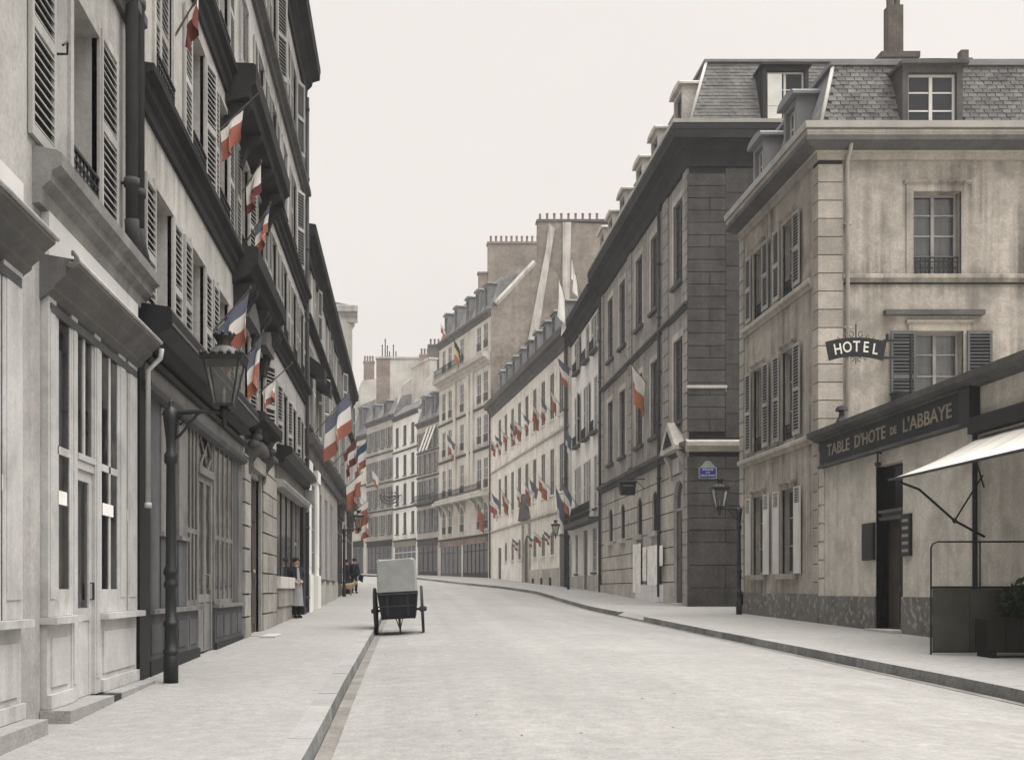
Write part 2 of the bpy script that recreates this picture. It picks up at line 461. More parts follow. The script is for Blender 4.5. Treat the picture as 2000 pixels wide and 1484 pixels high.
def curtain_mesh(w, h, part):
    key = ('cur', round(w, 2), round(h, 2), part)
    if key not in CACHE:
        mb = MB(); n = 16
        if part == 'pair':
            spans = [(0.03, 0.36 * w), (w * 0.64, w - 0.03)]
        elif part == 'half':
            spans = [(0.03, w * 0.5)]
        else:
            spans = [(0.02, w - 0.02)]
        for a, b in spans:
            for i in range(n):
                xa, xb = a + (b - a) * i / n, a + (b - a) * (i + 1) / n
                ya, yb = .05 + .022 * math.sin(i * 1.9), .05 + .022 * math.sin((i + 1) * 1.9)
                mb.poly([(xa, ya, 0.05), (xb, yb, 0.05), (xb, yb, h - .06), (xa, ya, h - .06)])
        CACHE[key] = mb.mesh('curtain', 'curtain', True)
    return CACHE[key]

def window(fr, x0, x1, z0, z1, y=.17, cols=2, rows=3, near=False, mt='frame', pane='pane', curtain=None, multi=False):
    w, h = x1 - x0, z1 - z0
    o = fr.put('window', win_mesh(w, h, cols, rows, mt=mt), x0, y, z0)
    pm = 'glass' if near else pane
    if multi:
        for i in range(cols):
            for j in range(rows):
                pw, ph = w / cols, h / rows
                fr.put('pane', pane_mesh(pw, ph, pm), i * pw, .03 + 0.0005 * ((i + j) % 2), j * ph, o)
    else:
        fr.put('pane', pane_mesh(w, h, pm), 0, .03, 0, o)
    if curtain:
        fr.put('curtain', curtain_mesh(w, h, curtain), 0, .06, 0, o)
    return o

def shutter_meshes(w, h, mt, slat=0.082):
    key = ('sh', round(w, 2), round(h, 2), mt)
    if key not in CACHE:
        f = 0.055
        fm = MB()
        fm.poly([(f, .034, .05), (w - f, .034, .05), (w - f, .034, h - .05), (f, .034, h - .05)], 1)  # dark backing sheet stands in for the shade between the slats
        fm.box(0, f, 0, .035, 0, h).box(w - f, w, 0, .035, 0, h).box(f, w - f, 0, .035, 0, .10).box(f, w - f, 0, .035, h - .08, h)
        mids = [h * .5]
        for z in mids:
            fm.box(f, w - f, 0, .035, z - .05, z + .05)
        one = MB().hexa([(f, .001, 0), (w - f, .001, 0), (w - f, .030, .022), (f, .030, .022), (f, .001, .014), (w - f, .001, .014), (w - f, .030, .034), (f, .030, .034)])
        zs, z = [], .11
        while z < h - .12:
            if abs(z + .02 - h * .5) > .075:
                zs.append(z)
            z += slat
        al = MB()
        for z in zs:
            al.hexa([(f, .001, z), (w - f, .001, z), (w - f, .030, z + .022), (f, .030, z + .022), (f, .001, z + .014), (w - f, .001, z + .014), (w - f, .030, z + .034), (f, .030, z + .034)])
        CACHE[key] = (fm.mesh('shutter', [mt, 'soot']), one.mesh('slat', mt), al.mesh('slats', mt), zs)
    return CACHE[key]

def shutter(fr, x0, w, z0, h, mt='shutter', single=False, y=-.045, swing=0.0):
    me, one, al, zs = shutter_meshes(w, h, mt)
    o = fr.put('shutter', me, x0, y, z0, rz=swing)
    if single:
        for z in zs:
            fr.put('slat', one, 0, 0, z, o)
    else:
        s = fr.put('slats', al, 0, 0, 0, o)
        s['kind'] = 'stuff'
    return o

def sill(fr, x0, x1, z, mt='soot2', out=.10, h=.10):
    key = ('sill', round(x1 - x0, 2), mt, out, h)
    if key not in CACHE:
        CACHE[key] = MB().box(0, x1 - x0, -out, .10, -h, 0).mesh('sill', mt)
    return fr.put('sill', CACHE[key], x0, 0, z)

def surround(fr, x0, x1, z0, z1, mt, w=.14, out=.045, head=True):
    mb = MB().box(x0 - w, x0, -out, .05, z0, z1).box(x1, x1 + w, -out, .05, z0, z1).box(x0 - w, x1 + w, -out, .05, z1 + .002, z1 + w)
    if head:
        mb.xprism([(-out - .005, z1 + w), (-out - .06, z1 + w + .05), (-out - .06, z1 + w + .08), (0.02, z1 + w + .10), (0.02, z1 + w)], x0 - w - .06, x1 + w + .06)
    return fr.part('window_surround', mb, mt)

def railing(fr, x0, x1, z, h=.35, y=.02, mt='iron'):
    key = ('rail', round(x1 - x0, 2), h)
    if key not in CACHE:
        w = x1 - x0
        mb = MB().box(0, w, 0, .035, h - .03, h).box(0, w, .008, .028, .03, .05).box(0, w, .008, .028, h - .12, h - .10)
        n = max(3, int(w / .11))
        for i in range(n + 1):
            x = .01 + (w - .03) * i / n
            mb.box(x, x + .014, .010, .026, .0, h)
            if i < n:
                mb.box(x + .03, x + .075, .012, .024, h * .38, h * .48)
        CACHE[key] = mb.mesh('window_railing', mt)
    return fr.put('window_railing', CACHE[key], x0, y, z)

def cornice(fr, name, x0, x1, prof, mt):
    return fr.part(name, MB().xprism(prof, x0, x1), mt)

def band(z0, z1, out, inn=.05):
    """String course profile: drip nose over a small cove."""
    h = z1 - z0
    return [(inn, z0), (-out * .35, z0), (-out * .45, z0 + h * .35), (-out, z0 + h * .5), (-out, z0 + h * .85), (-out * .85, z1), (inn, z1 + .02)]

def bigcornice(z0, z1, out, inn=.1):
    h = z1 - z0
    return [(inn, z0), (-out * .15, z0), (-out * .18, z0 + h * .28), (-out * .45, z0 + h * .42), (-out * .5, z0 + h * .55), (-out * .95, z0 + h * .62), (-out * .97, z0 + h * .82), (-out, z0 + h * .86), (-out, z1 - .02), (-out * .9, z1), (inn, z1 + .06)]

def lcornice(fr, name, y1, x1, prof, mt):
    """A moulding that runs along the street face (x = 0, from y1), turns the corner with a mitre and follows the front."""
    mb = MB(); n = len(prof)
    for ring in range(3):
        for (yy, z) in prof:
            mb.v.append(((yy, y1, z), (yy, yy, z), (x1, yy, z))[ring])
    for k in range(2):
        for i in range(n):
            j = (i + 1) % n
            mb.f.append((k * n + i, k * n + j, (k + 1) * n + j, (k + 1) * n + i)); mb.m.append(0)
    mb.f.append(tuple(range(n))[::-1]); mb.m.append(0)
    mb.f.append(tuple(2 * n + i for i in range(n))); mb.m.append(0)
    return fr.part(name, mb, mt)

def downpipe(fr, x, z0, z1, r=.055, y=-.09, mt='lead'):
    mb = MB().tube([(x, y, z0), (x, y, z1)], r, 8)
    z = z0 + .4
    while z < z1:
        mb.tube([(x, y, z), (x, y, z + .09)], r * 1.25, 8)
        mb.box(x - .012, x + .012, y, .01, z + .03, z + .06)
        z += 2.1
    return fr.part('downpipe', mb, mt, True)

def body(fr, L, depth, z0, z1, wall, skip_front=True):
    mb = MB()
    mb.poly([(0, 0, z0), (0, depth, z0), (0, depth, z1), (0, 0, z1)][::-1])
    mb.poly([(L, 0, z0), (L, depth, z0), (L, depth, z1), (L, 0, z1)])
    mb.poly([(0, depth, z0), (L, depth, z0), (L, depth, z1), (0, depth, z1)][::-1])
    return mb

def chimney(fr, x, y, z0, w, dpt, h, pots=3, mt='brickred', potm='clay'):
    mb = MB().box(x, x + w, y, y + dpt, z0, z0 + h).box(x - .07, x + w + .07, y - .07, y + dpt + .07, z0 + h - .22, z0 + h)
    o = fr.part('chimney', mb, mt)
    key = ('pot', potm)
    if key not in CACHE:
        CACHE[key] = MB().lathe(0, 0, [(.14, 0), (.15, .05), (.11, .12), (.10, .55), (.13, .60), (.13, .66), (.09, .68)], 8).mesh('chimney_pot', potm, True)
    for i in range(pots):
        if w >= dpt:
            px, py = x + w * (i + .5) / pots, y + dpt / 2
        else:
            px, py = x + w / 2, y + dpt * (i + .5) / pots
        fr.put('chimney_pot', CACHE[key], px, py, z0 + h - .002, o)
    return o

def dormer(fr, xc, z0, w=1.1, h=2.0, y0=-.05, depth=1.6, mt='zinc', wm='frame', cheek='zinc', rise=.15):
    """A roof dormer: cheeks, moulded hood and a two-leaf window."""
    mb = MB()
    t = .14
    mb.box(xc - w / 2, xc - w / 2 + t, y0, y0 + depth, z0, z0 + h)
    mb.box(xc + w / 2 - t, xc + w / 2, y0, y0 + depth, z0, z0 + h)
    mb.box(xc - w / 2 + t, xc + w / 2 - t, y0, y0 + depth, z0 + h - .16, z0 + h - .002)
    mb.box(xc - w / 2 + t, xc + w / 2 - t, y0, y0 + .3, z0 - .02, z0 + .12)
    o = fr.part('dormer', mb, mt)
    hb = MB()
    n = 6
    ov = .14 if rise > .1 else .09
    pr = [(xc - w / 2 - ov, z0 + h), (xc - w / 2 - ov, z0 + h + .07)]
    for i in range(1, n):
        a = math.pi * i / n
        pr.append((xc - (w / 2 + ov) * math.cos(a), z0 + h + .07 + rise * math.sin(a)))
    pr += [(xc + w / 2 + ov, z0 + h + .07), (xc + w / 2 + ov, z0 + h)]
    hb.yprism(pr, y0 - .14, y0 + depth)
    me = hb.mesh('hood', mt)
    link('hood', me, o)
    wo = link('window', win_mesh(w - 2 * t, h - .3, 2, 3, mt=wm), o, (xc - w / 2 + t, y0 + .12, z0 + .13))
    link('pane', pane_mesh(w - 2 * t, h - .3, 'pane'), o, (xc - w / 2 + t, y0 + .15, z0 + .13))
    return o

def text_mesh(txt, size, mt, extrude=.006, bold=0.0):
    cu = bpy.data.curves.new('lettering', 'FONT')
    cu.body = txt; cu.size = size; cu.extrude = extrude; cu.offset = bold
    cu.align_x = 'CENTER'; cu.align_y = 'CENTER'
    cu.resolution_u = 3
    ob = bpy.data.objects.new('lettering_curve', cu)
    col.objects.link(ob)
    dg = bpy.context.evaluated_depsgraph_get()
    me = bpy.data.meshes.new_from_object(ob.evaluated_get(dg))
    bpy.data.objects.remove(ob)
    me.name = 'lettering'
    me.materials.clear(); me.materials.append(M[mt])
    return me
# ------------------------------------------------------------------ the setting: ground, road, pavements, kerbs
LK = [(-40, -.7), (45, -.7), (60, -1.0), (75, -2.2), (90, -4.5), (103, -8), (118, -14), (132, -22), (146, -31)]
RK = [(-40, 6.5), (40, 6.5), (50, 6.7), (58, 6.8), (68, 6.2), (80, 3.9), (92, 1.8), (103, -.5), (112, -3.3), (121, -6.5), (131, -11), (146, -20)]
LF = [(-40, -3.5), (64, -3.5), (72, -4.6), (90, -8.5), (103, -12), (118, -18), (132, -26), (146, -35)]
RF = [(-40, 10.4), (67, 10.3), (95.7, 7.7), (109.7, 3.7), (115.4, 1.5), (122.4, -1.0), (129.8, -4.3), (133.6, -6), (146, -12)]
YS = [-40, -30, -20, -12, -6, 0, 3, 6] + [6 + 1.5 * i for i in range(1, 41)] + [70, 74, 78, 82, 86, 90, 94, 98, 102, 106, 110, 114, 118, 122, 126, 130, 134, 140, 146]

def struct(name, mb, mats, label=None):
    o = link(name, mb.mesh(name, mats))
    o['kind'] = 'structure'
    return o

KH = .14
def road_z(y, t):                 # t from 0 (left kerb) to 1 (right kerb): a cambered carriageway
    return gz(y) - KH + .10 * (1 - (2 * t - 1) ** 2)

mb = MB()
mb.v = []; 
gx = [-400, -60, -20, 0, 20, 60, 400]
gy = [-80] + YS + [180, 260, 500, 900]
for y in gy:
    for x in gx:
        mb.v.append((x, y, gz(y) - .40))
for i in range(len(gy) - 1):
    for j in range(len(gx) - 1):
        k = i * len(gx) + j
        mb.f.append((k, k + 1, k + 1 + len(gx), k + len(gx))); mb.m.append(0)
struct('ground', mb, 'soil')

mb = MB(); NT = 14
for y in YS:
    a, b = interp(LK, y), interp(RK, y)
    for j in range(NT + 1):
        t = j / NT
        mb.v.append((a + (b - a) * t, y, road_z(y, t)))
for i in range(len(YS) - 1):
    for j in range(NT):
        k = i * (NT + 1) + j
        mb.f.append((k, k + 1, k + NT + 2, k + NT + 1)); mb.m.append(0)
road = struct('road', mb, 'road')
for nm, side in (('gutter', 0), ('gutter', 1)):
    g = MB()
    for y in YS:
        a, b = interp(LK, y), interp(RK, y)
        w = b - a
        for q in (0.0, .13):
            t = q / w if side == 0 else 1 - q / w
            g.v.append((a + w * t, y, road_z(y, t) + .005 + (.004 if q == 0 else 0)))
    for i in range(len(YS) - 1):
        k = 2 * i
        g.f.append((k, k + 1, k + 3, k + 2) if side == 0 else (k + 1, k, k + 2, k + 3)); g.m.append(0)
    link('gutter', g.mesh('gutter', 'gutter'), road)

def pavement(name, inner, outer):
    mb = MB(); n = 5
    for y in YS:
        a, b = interp(inner, y), interp(outer, y)
        for j in range(n + 1):
            mb.v.append((a + (b - a) * j / n, y, gz(y)))
    flip = inner[0][1] > outer[0][1]
    for i in range(len(YS) - 1):
        for j in range(n):
            k = i * (n + 1) + j
            q = (k, k + 1, k + n + 2, k + n + 1)
            mb.f.append(q[::-1] if flip else q); mb.m.append(0)
    return struct(name, mb, 'pave')
KW = .22
pl = pavement('pavement_left', [(y, x - KW) for y, x in LK], LF)
pr = pavement('pavement_right', [(y, x + KW) for y, x in RK], RF)
M['kerbtop'] = mat('pale kerb top', (0.297, 0.29, 0.279), 0.9, 0.12, 1.2, bump=0.3, bscale=40, perobj=0.06, grain=0.1)
for tab, root, sgn in ((LK, pl, -1), (RK, pr, 1)):
    y = 5.0
    while y < 104:
        ln = random.uniform(.95, 1.35) if y < 60 else 3.0
        y2 = y + ln - .006
        xa, xb = interp(tab, y), interp(tab, y2)
        za, zb = gz(y) + .004, gz(y2) + .004
        dz = random.uniform(-.002, .002); dk = 0.0
        if sgn > 0 and 29.6 < y < 33.2:
            dk = -.105                      # dropped kerb, its top sloping down to the gutter, before the mouth of the side passage
        w = KW * sgn
        p = [(xa, y, za - .3), (xb, y2, zb - .3), (xb + w, y2, zb - .3), (xa + w, y, za - .3),
             (xa + .018 * sgn, y, za + dz + dk), (xb + .018 * sgn, y2, zb + dz + dk), (xb + w, y2, zb + dz), (xa + w, y, za + dz)]
        if sgn > 0:
            p = [p[1], p[0], p[3], p[2], p[5], p[4], p[7], p[6]]
        h = MB().hexa(p)
        h.m = [0, 1, 0, 0, 0, 0]  # paler colour on the top face, darker on the sides
        link('kerb_stone', h.mesh('kerb_stone', ['kerb', 'kerbtop']), root)
        y += ln
# straw, grit and droppings scattered over the carriageway
random.seed(5)
mb = MB()
for i in range(170):
    y = random.uniform(8, 60) ** 1.0
    t = random.random()
    a, b = interp(LK, y), interp(RK, y)
    x = a + (b - a) * (t if random.random() < .6 else random.choice([.03, .97]) + random.uniform(-.025, .025))
    t = min(max((x - a) / (b - a), .01), .99); x = a + (b - a) * t
    z = road_z(y, t) + .004
    r0 = random.uniform(.004, .014); an = random.uniform(0, 3.1); el = random.uniform(1, 2.6)
    n = 6; base = []
    for k in range(n):
        q = 2 * math.pi * k / n
        px, py = r0 * el * math.cos(q) * random.uniform(.7, 1.2), r0 * math.sin(q) * random.uniform(.7, 1.2)
        base.append((x + px * math.cos(an) - py * math.sin(an), y + px * math.sin(an) + py * math.cos(an), z))
    top = (x, y, z + r0 * random.uniform(.3, .7))
    for k in range(n):
        mb.poly([base[k], base[(k + 1) % n], top])
gr = link('road_grit', mb.mesh('road_grit', mat('grit and straw', (0.16, 0.14, 0.11), 0.95, 0.4, 5.0)))
gr['kind'] = 'stuff'; gr['label'] = 'grit and straw scattered over the road'; gr['category'] = 'grit'
random.seed(9)
# the mouth of the side passage between the hotel and the blackened corner building
mb = MB()
mb.poly([(10.2, 32.4, gz(32.4) + .004), (34, 32.4, gz(32.4) + .004), (34, 40, gz(39) + .004), (10.2, 40, gz(39.6) + .004)])
struct('side_passage', mb, 'pave')

# ------------------------------------------------------------------ left side: house with the white shop (A)
WL = -3.1
HALF = R(90)
zbA = gz(9)
A = thing('town_house', 'grey plastered house at far left above the white painted shop front', 'building', (WL, 4.0, zbA), HALF)
fA = Frame(A, (WL, 4.0), HALF, zbA)
def ux(d): return d - 4.0
gl = -1.35
holesA = [(ux(10.15), ux(11.0), 3.72, 5.5), (ux(7.0), ux(8.0), 3.72, 5.5),
          (ux(10.15), ux(11.0), 6.6, 8.6), (ux(7.0), ux(8.0), 6.6, 8.6), (ux(10.15), ux(11.0), 9.6, 11.6), (ux(7.0), ux(8.0), 9.6, 11.6),
          (ux(9.30), ux(12.42), gl, 2.62), (ux(5.6), ux(8.6), gl, 2.62)]
mb = MB(); wall_holes(mb, 0, ux(12.48), gl, 13.2, holesA, rev=.30)
fA.part('wall', mb, 'plasterA')
fA.part('house_body', body(fA, ux(12.48), 10, gl, 13.2, None).poly([(0, 0, 13.2), (ux(12.48), 0, 13.2), (ux(12.48), 10, 13.2), (0, 10, 13.2)]), 'plasterA')
for h in holesA[:6]:
    window(fA, h[0], h[1], h[2], h[3], y=.26, rows=4, near=True, curtain='full', multi=h[2] < 4)
    surround(fA, h[0], h[1], h[2], h[3], 'plasterA', w=.10, out=.03, head=False)
    railing(fA, h[0], h[1], h[2] + .14, .24, y=-.03)
    sill(fA, h[0] - .1, h[1] + .1, h[2], 'soot2', .10)
for d0 in (11.04, 8.98):
    for z in (3.72, 6.6, 9.6):
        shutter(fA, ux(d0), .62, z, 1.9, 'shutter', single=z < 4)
hook = MB().tube([(ux(9.72), 0, 4.72), (ux(9.72), -.10, 4.72), (ux(9.66), -.12, 4.80), (ux(9.60), -.10, 4.74)], .012, 6)
fA.part('shutter_hook', hook, 'iron')
cornice(fA, 'shop_cornice', ux(9.1), ux(12.75), [(.05, 3.18), (-.06, 3.20), (-.08, 3.32), (-.15, 3.38), (-.16, 3.46), (-.24, 3.50), (-.25, 3.60), (-.20, 3.63), (.05, 3.68)], 'cornicegrey')
cornice(fA, 'string_course', 0, ux(12.48), band(6.2, 6.5, .16), 'soot2')
cornice(fA, 'string_course', 0, ux(12.48), band(9.2, 9.5, .16), 'soot2')
cornice(fA, 'roof_cornice', 0, ux(12.48), bigcornice(12.4, 13.3, .5), 'soot2')
for d, r_ in ((11.92, .07), (12.25, .06)):
    downpipe(fA, ux(d), 3.95, 12.9, r_, -.12)
    b = MB().tube([(ux(d), -.12, 4.0), (ux(d + .02), -.12, 3.85), (ux(d + .12), -.15, 3.66)], r_ * 1.15, 8)
    fA.part('pipe_elbow', b, 'lead', True)
# the white painted shop front
SY = -.05
def shop_white(fr, a, b):
    """Shop front between distances a and b: fascia, hood, posts, stall risers, glazing, door and step."""
    x0, x1 = ux(a), ux(b)
    fr.part('shop_fascia', MB().box(x0, x1, SY - .02, .06, 2.66, 3.20), 'stucco')
    fr.part('shop_hood', MB().xprism([(.0, 2.44), (-.12, 2.53), (-.125, 2.56), (-.22, 2.64), (-.225, 2.67), (-.31, 2.735), (-.31, 2.775), (.0, 2.83)], x0 - .04, x1 + .04), 'hoodgrey')
    fr.part('hood_edge', MB().tube([(x0 - .05, -.315, 2.785), (x1 + .08, -.315, 2.785)], .020, 8), 'whitewood', True)
    fr.part('hood_boards', MB().box(x0 + .05, x1 - .05, -.075, .02, 2.36, 2.438), 'greywood')
    pz0, pz1 = -.235, 2.50
    posts = [(x0, x0 + .22), (x0 + .66, x0 + .84), (x0 + 1.40, x0 + 1.60), (x0 + 2.30, x0 + 2.58), (x1 - .40, x1)]
    for i, (p, q) in enumerate(posts):
        z0 = pz0 if i not in (1, 2) else -1.02
        fr.part('post', MB().box(p, q, SY - .012, .02, z0, pz1).box(p + .045, q - .045, SY - .020, SY - .0125, z0 + .15, pz1 - .12), 'whitewood')
    # stall risers with raised panels, either side of the door
    for p, q in ((x0, x0 + .66), (x0 + 1.60, x1)):
        fr.part('stall_riser', MB().box(p, q, SY, .02, -1.02, -.30), 'whitewood')
        fr.part('riser_panel', MB().box(p + .10, q - .10, SY - .018, SY - .001, -.84, -.42), 'whitewood')
        fr.part('riser_plinth', MB().box(p, q, SY - .04, SY - .002, -1.02, -.90), 'whitewood')
        fr.part('shop_sill', MB().box(p - .03, q + .03, SY - .10, .0, -.298, -.238), 'whitewood')
    for p, q, n in ((x0 + .22, x0 + .66, 1), (x0 + 1.60, x0 + 2.30, 2), (x0 + 2.58, x1 - .40, 1)):
        w = q - p
        o = fr.part('shop_window', MB().box(p, p + .05, -.058, .0, -.235, 2.42).box(q - .05, q, -.058, .0, -.235, 2.42).box(p + .05, q - .05, -.058, .0, 1.18, 1.25).box(p + .05, q - .05, -.056, .0, -.235, .0).box(*( (p + w / 2 - .03, p + w / 2 + .03) if n == 2 else (p + .05, p + .075)), -.058, -.002, -.235, 2.42), 'whitewood')
        for i in range(n):
            for z0, z1 in ((0, 1.18), (1.25, 2.42)):
                fr.put('pane', pane_mesh(w / n - .06, z1 - z0, 'glass'), p + .04 + i * w / n, -.048, z0, o)
        fr.put('curtain', curtain_mesh(w, 2.3 if n == 1 else 1.9, 'full'), p, -.03, -.1, o)
        fr.part('notice_card', MB().box(p + .06, q - w * .35, -.066, -.0605, .74, .86), 'paper')
    # door with a fanlight
    p, q = x0 + .84, x0 + 1.40
    d = fr.part('door', MB().box(p, p + .09, -.03, .02, -1.02, 1.12).box(q - .09, q, -.03, .02, -1.02, 1.12).box(p + .09, q - .09, -.03, .02, 1.02, 1.12).box(p + .09, q - .09, -.03, .02, -.30, -.18).box(p + .09, q - .09, -.02, .01, -1.02, -.30), 'whitewood')
    fr.put('pane', pane_mesh(q - p - .16, 1.2, 'glass'), p + .08, -.012, -.18, d)
    fr.put('curtain', curtain_mesh(q - p, 1.4, 'full'), p, -.0, -.25, d)
    fr.put('door_handle', MB().tube([(q - .05, .0, -.10), (q - .05, -.06, -.10), (q - .05, -.06, .06), (q - .05, .0, .06)], .012, 6).mesh('door_handle', 'iron'), 0, 0, 0, d)
    fr.part('door_transom', MB().box(p, q, SY - .005, .03, 1.121, 1.20).box(p, q, SY - .02, .0, 1.203, 1.26), 'whitewood')
    f = fr.part('fanlight', MB().box(p + .24, p + .29, -.045, .0, 1.26, 2.42).box(p, p + .03, -.045, .0, 1.26, 2.42).box(q - .03, q, -.045, .0, 1.26, 2.42), 'whitewood')
    fr.put('pane', pane_mesh(q - p, 1.16, 'glass'), p, -.03, 1.26, f)
    fr.part('shop_lining', MB().poly([(x0, 2.2, -1.2), (x1, 2.2, -1.2), (x1, 2.2, 2.7), (x0, 2.2, 2.7)]).poly([(x0, .0, -1.05), (x1, .0, -1.05), (x1, 2.2, -1.05), (x0, 2.2, -1.05)]), 'greywood2')
    # step of two worn slabs that meets the rising pavement
    for s0, s1 in ((x0 - .05, x0 + 1.32), (x0 + 1.62, x1 - .02)):
        fr.part('step', MB().box(s0, s1, -.27, -.005, -1.5, -1.025), 'pave')
    fr.part('step_grating', MB().box(x0 + 1.325, x0 + 1.615, -.26, -.005, -1.5, -1.035), 'iron')
shop_white(fA, 9.32, 12.40)
shop_white(fA, 5.62, 8.70)
o = MB()
for k in range(3):
    pts = [(ux(9.26) + .0, -.28 - .055 * math.sin(t * .5) * (1 - .2 * k), 2.76 + .055 * math.cos(t * .5) + .012 * k) for t in range(0, 9)]
    o.tube(pts, .014, 6)
fA.part('scroll_bracket', o, 'greywood2', True)
pb = MB().tube([(ux(12.47), -.32, 2.72), (ux(12.5), -.30, 2.62), (ux(12.5), -.16, 2.48), (ux(12.5), -.16, .98)], .03, 8).tube([(ux(12.5), -.16, .98), (ux(12.5), -.16, .92)], .042, 8)
fA.part('rainwater_pipe', pb, 'whitewood', True)

# ------------------------------------------------------------------ left side: the long house with shutters (B)
D0 = 12.5
zbB = gz(22)
B = thing('town_house', 'tall shuttered house with black string courses and carved central doorway on left', 'building', (WL, D0, zbB), HALF)
fB = Frame(B, (WL, D0), HALF, zbB)
def ub(d): return d - D0
LB = ub(33.35)
bays = [13.97, 16.25, 18.5, 20.9, 23.2, 25.5, 27.8, 30.1, 32.25]
floorsB = [(3.02, 4.90), (6.08, 8.10), (8.98, 11.15), (12.15, 14.2)]
holesB = []
for z0, z1 in floorsB:
    for b_ in bays:
        holesB.append((ub(b_) - .5, ub(b_) + .5, z0, z1))
gfB = [(ub(12.75), ub(20.55), -1.4, 2.55), (ub(21.5), ub(22.95), -1.4, 2.25), (ub(25.75), ub(32.6), -1.4, 2.62)]
mb = MB(); wall_holes(mb, 0, LB, -1.4, 15.0, holesB + gfB, rev=.24)
fB.part('wall', mb, 'plaster')
fB.part('house_body', body(fB, LB, 11, -1.4, 15.0, None).poly([(0, 0, 15.0), (LB, 0, 15.0), (LB, 11, 15.0), (0, 11, 15.0)]), 'plaster')
fB.part('roof', MB().xprism([(-.1, 15.5), (1.6, 18.0), (5.5, 19.0), (10, 18.0), (11, 15.0), (0, 15.0)], 0, LB), 'zinc')
for k, (z0, z1) in enumerate(floorsB):
    for i, b_ in enumerate(bays):
        x0, x1 = ub(b_) - .5, ub(b_) + .5
        nr = b_ < 24
        window(fB, x0, x1, z0, z1, y=.20, rows=4, near=nr, curtain=random.choice(['pair', 'full', 'pair', None]) if nr else None, multi=(b_ < 19 and k == 0))
        surround(fB, x0, x1, z0, z1, 'plaster', w=.09, out=.035, head=False)
        single = (k == 0 and b_ < 19)
        if not single and random.random() < .14:      # closed over the window
            shutter(fB, x0 + .005, .49, z0 + .01, z1 - z0 - .01, 'shutter', y=.02)
            shutter(fB, x0 + .505, .49, z0 + .01, z1 - z0 - .01, 'shutter', y=.02)
        else:
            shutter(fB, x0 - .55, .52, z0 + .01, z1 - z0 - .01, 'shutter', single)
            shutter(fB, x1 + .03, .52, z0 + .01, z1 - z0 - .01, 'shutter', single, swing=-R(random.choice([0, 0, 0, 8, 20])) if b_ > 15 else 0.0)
        if k:
            railing(fB, x0, x1, z0 + .1, .38, y=-.06)
        else:
            sill(fB, x0 - .08, x1 + .08, z0, 'soot2')
cornice(fB, 'string_course', 0, LB, [(.05, 5.56), (-.05, 5.58), (-.065, 5.70), (-.12, 5.75), (-.13, 5.86), (-.22, 5.90), (-.23, 5.97), (.05, 6.01)], 'soot')
cornice(fB, 'string_course', 0, LB, [(.05, 8.44), (-.05, 8.46), (-.065, 8.58), (-.12, 8.63), (-.13, 8.75), (-.21, 8.79), (-.22, 8.87), (.05, 8.91)], 'soot')
cornice(fB, 'string_course', 0, LB, band(11.72, 12.05, .20), 'soot2')
cornice(fB, 'roof_cornice', -.05, LB + .05, bigcornice(14.85, 15.75, .48), 'soot')
# carved centre: heavy balcony slabs on consoles over the doorway
cornice(fB, 'balcony_slab', ub(18.75), ub(24.2), [(.0, 8.28), (-.40, 8.40), (-.43, 8.55), (-.52, 8.62), (-.53, 8.92), (-.48, 8.95), (.0, 8.97)], 'soot')
cornice(fB, 'balcony_slab', ub(19.5), ub(24.0), [(.0, 5.42), (-.32, 5.60), (-.36, 5.72), (-.46, 5.78), (-.47, 6.04), (-.42, 6.07), (.0, 6.09)], 'soot')
def console(fr, x, z0, z1, out, w=.24, mt='soot'):
    pr = []
    h = z1 - z0
    for i in range(13):
        t = i / 12
        pr.append((-(.06 + out * (t ** 1.6) * (1 + .18 * math.sin(t * 9))), z0 + h * t))
    pr = [(.02, z0)] + pr + [(.02, z1)]
    return fr.part('console', MB().xprism(pr, x - w / 2, x + w / 2), mt)
for d in (19.75, 20.15, 21.65, 22.05, 23.55, 23.85):
    console(fB, ub(d), 4.55, 5.45, .30)
for d in (18.95, 20.3, 21.9, 23.3, 24.05):
    console(fB, ub(d), 7.75, 8.32, .34)
for d in (20.9, 23.2):
    x = ub(d)
    fB.part('window_pediment', MB().yprism([(x - .75, 4.98), (x + .75, 4.98), (x + .55, 5.22), (x, 5.42), (x - .55, 5.22)], -.22, .02), 'soot2')
# the doorway
xc = ub(22.22)
fB.part('door_surround', MB().box(xc - .95, xc - .73, -.05, .05, -1.0, 2.35).box(xc + .73, xc + .95, -.05, .05, -1.0, 2.35).box(xc - .95, xc + .95, -.14, .05, 2.352, 2.62), 'pier')
dmb = MB().box(xc - .725, xc + .725, .06, .12, -.92, 2.25)
for sx in (-1, 1):
    for z0, z1 in ((-.72, .05), (.18, 1.25), (1.38, 2.1)):
        a, b_ = sorted((xc + sx * .10, xc + sx * .62))
        dmb.box(a, b_, .04, .0595, z0, z1)
door = fB.part('door', dmb, 'brownwood')
kn = MB().lathe(0, 0, [(.01, 0), (.05, .01), (.055, .03), (.03, .05), (.02, .055)], 10)
k1 = fB.put('door_knob', kn.mesh('door_knob', 'gilt', True), xc + .10, .03, .35, door)
k1.rotation_euler = (R(90), 0, 0)
fB.part('door_step', MB().box(xc - .95, xc + .95, -.32, .30, -1.35, -.90), 'pier')
fB.part('pavement_slab', MB().box(xc - 1.5, xc - .2, -.62, -.33, -1.2, -.885), 'bread')
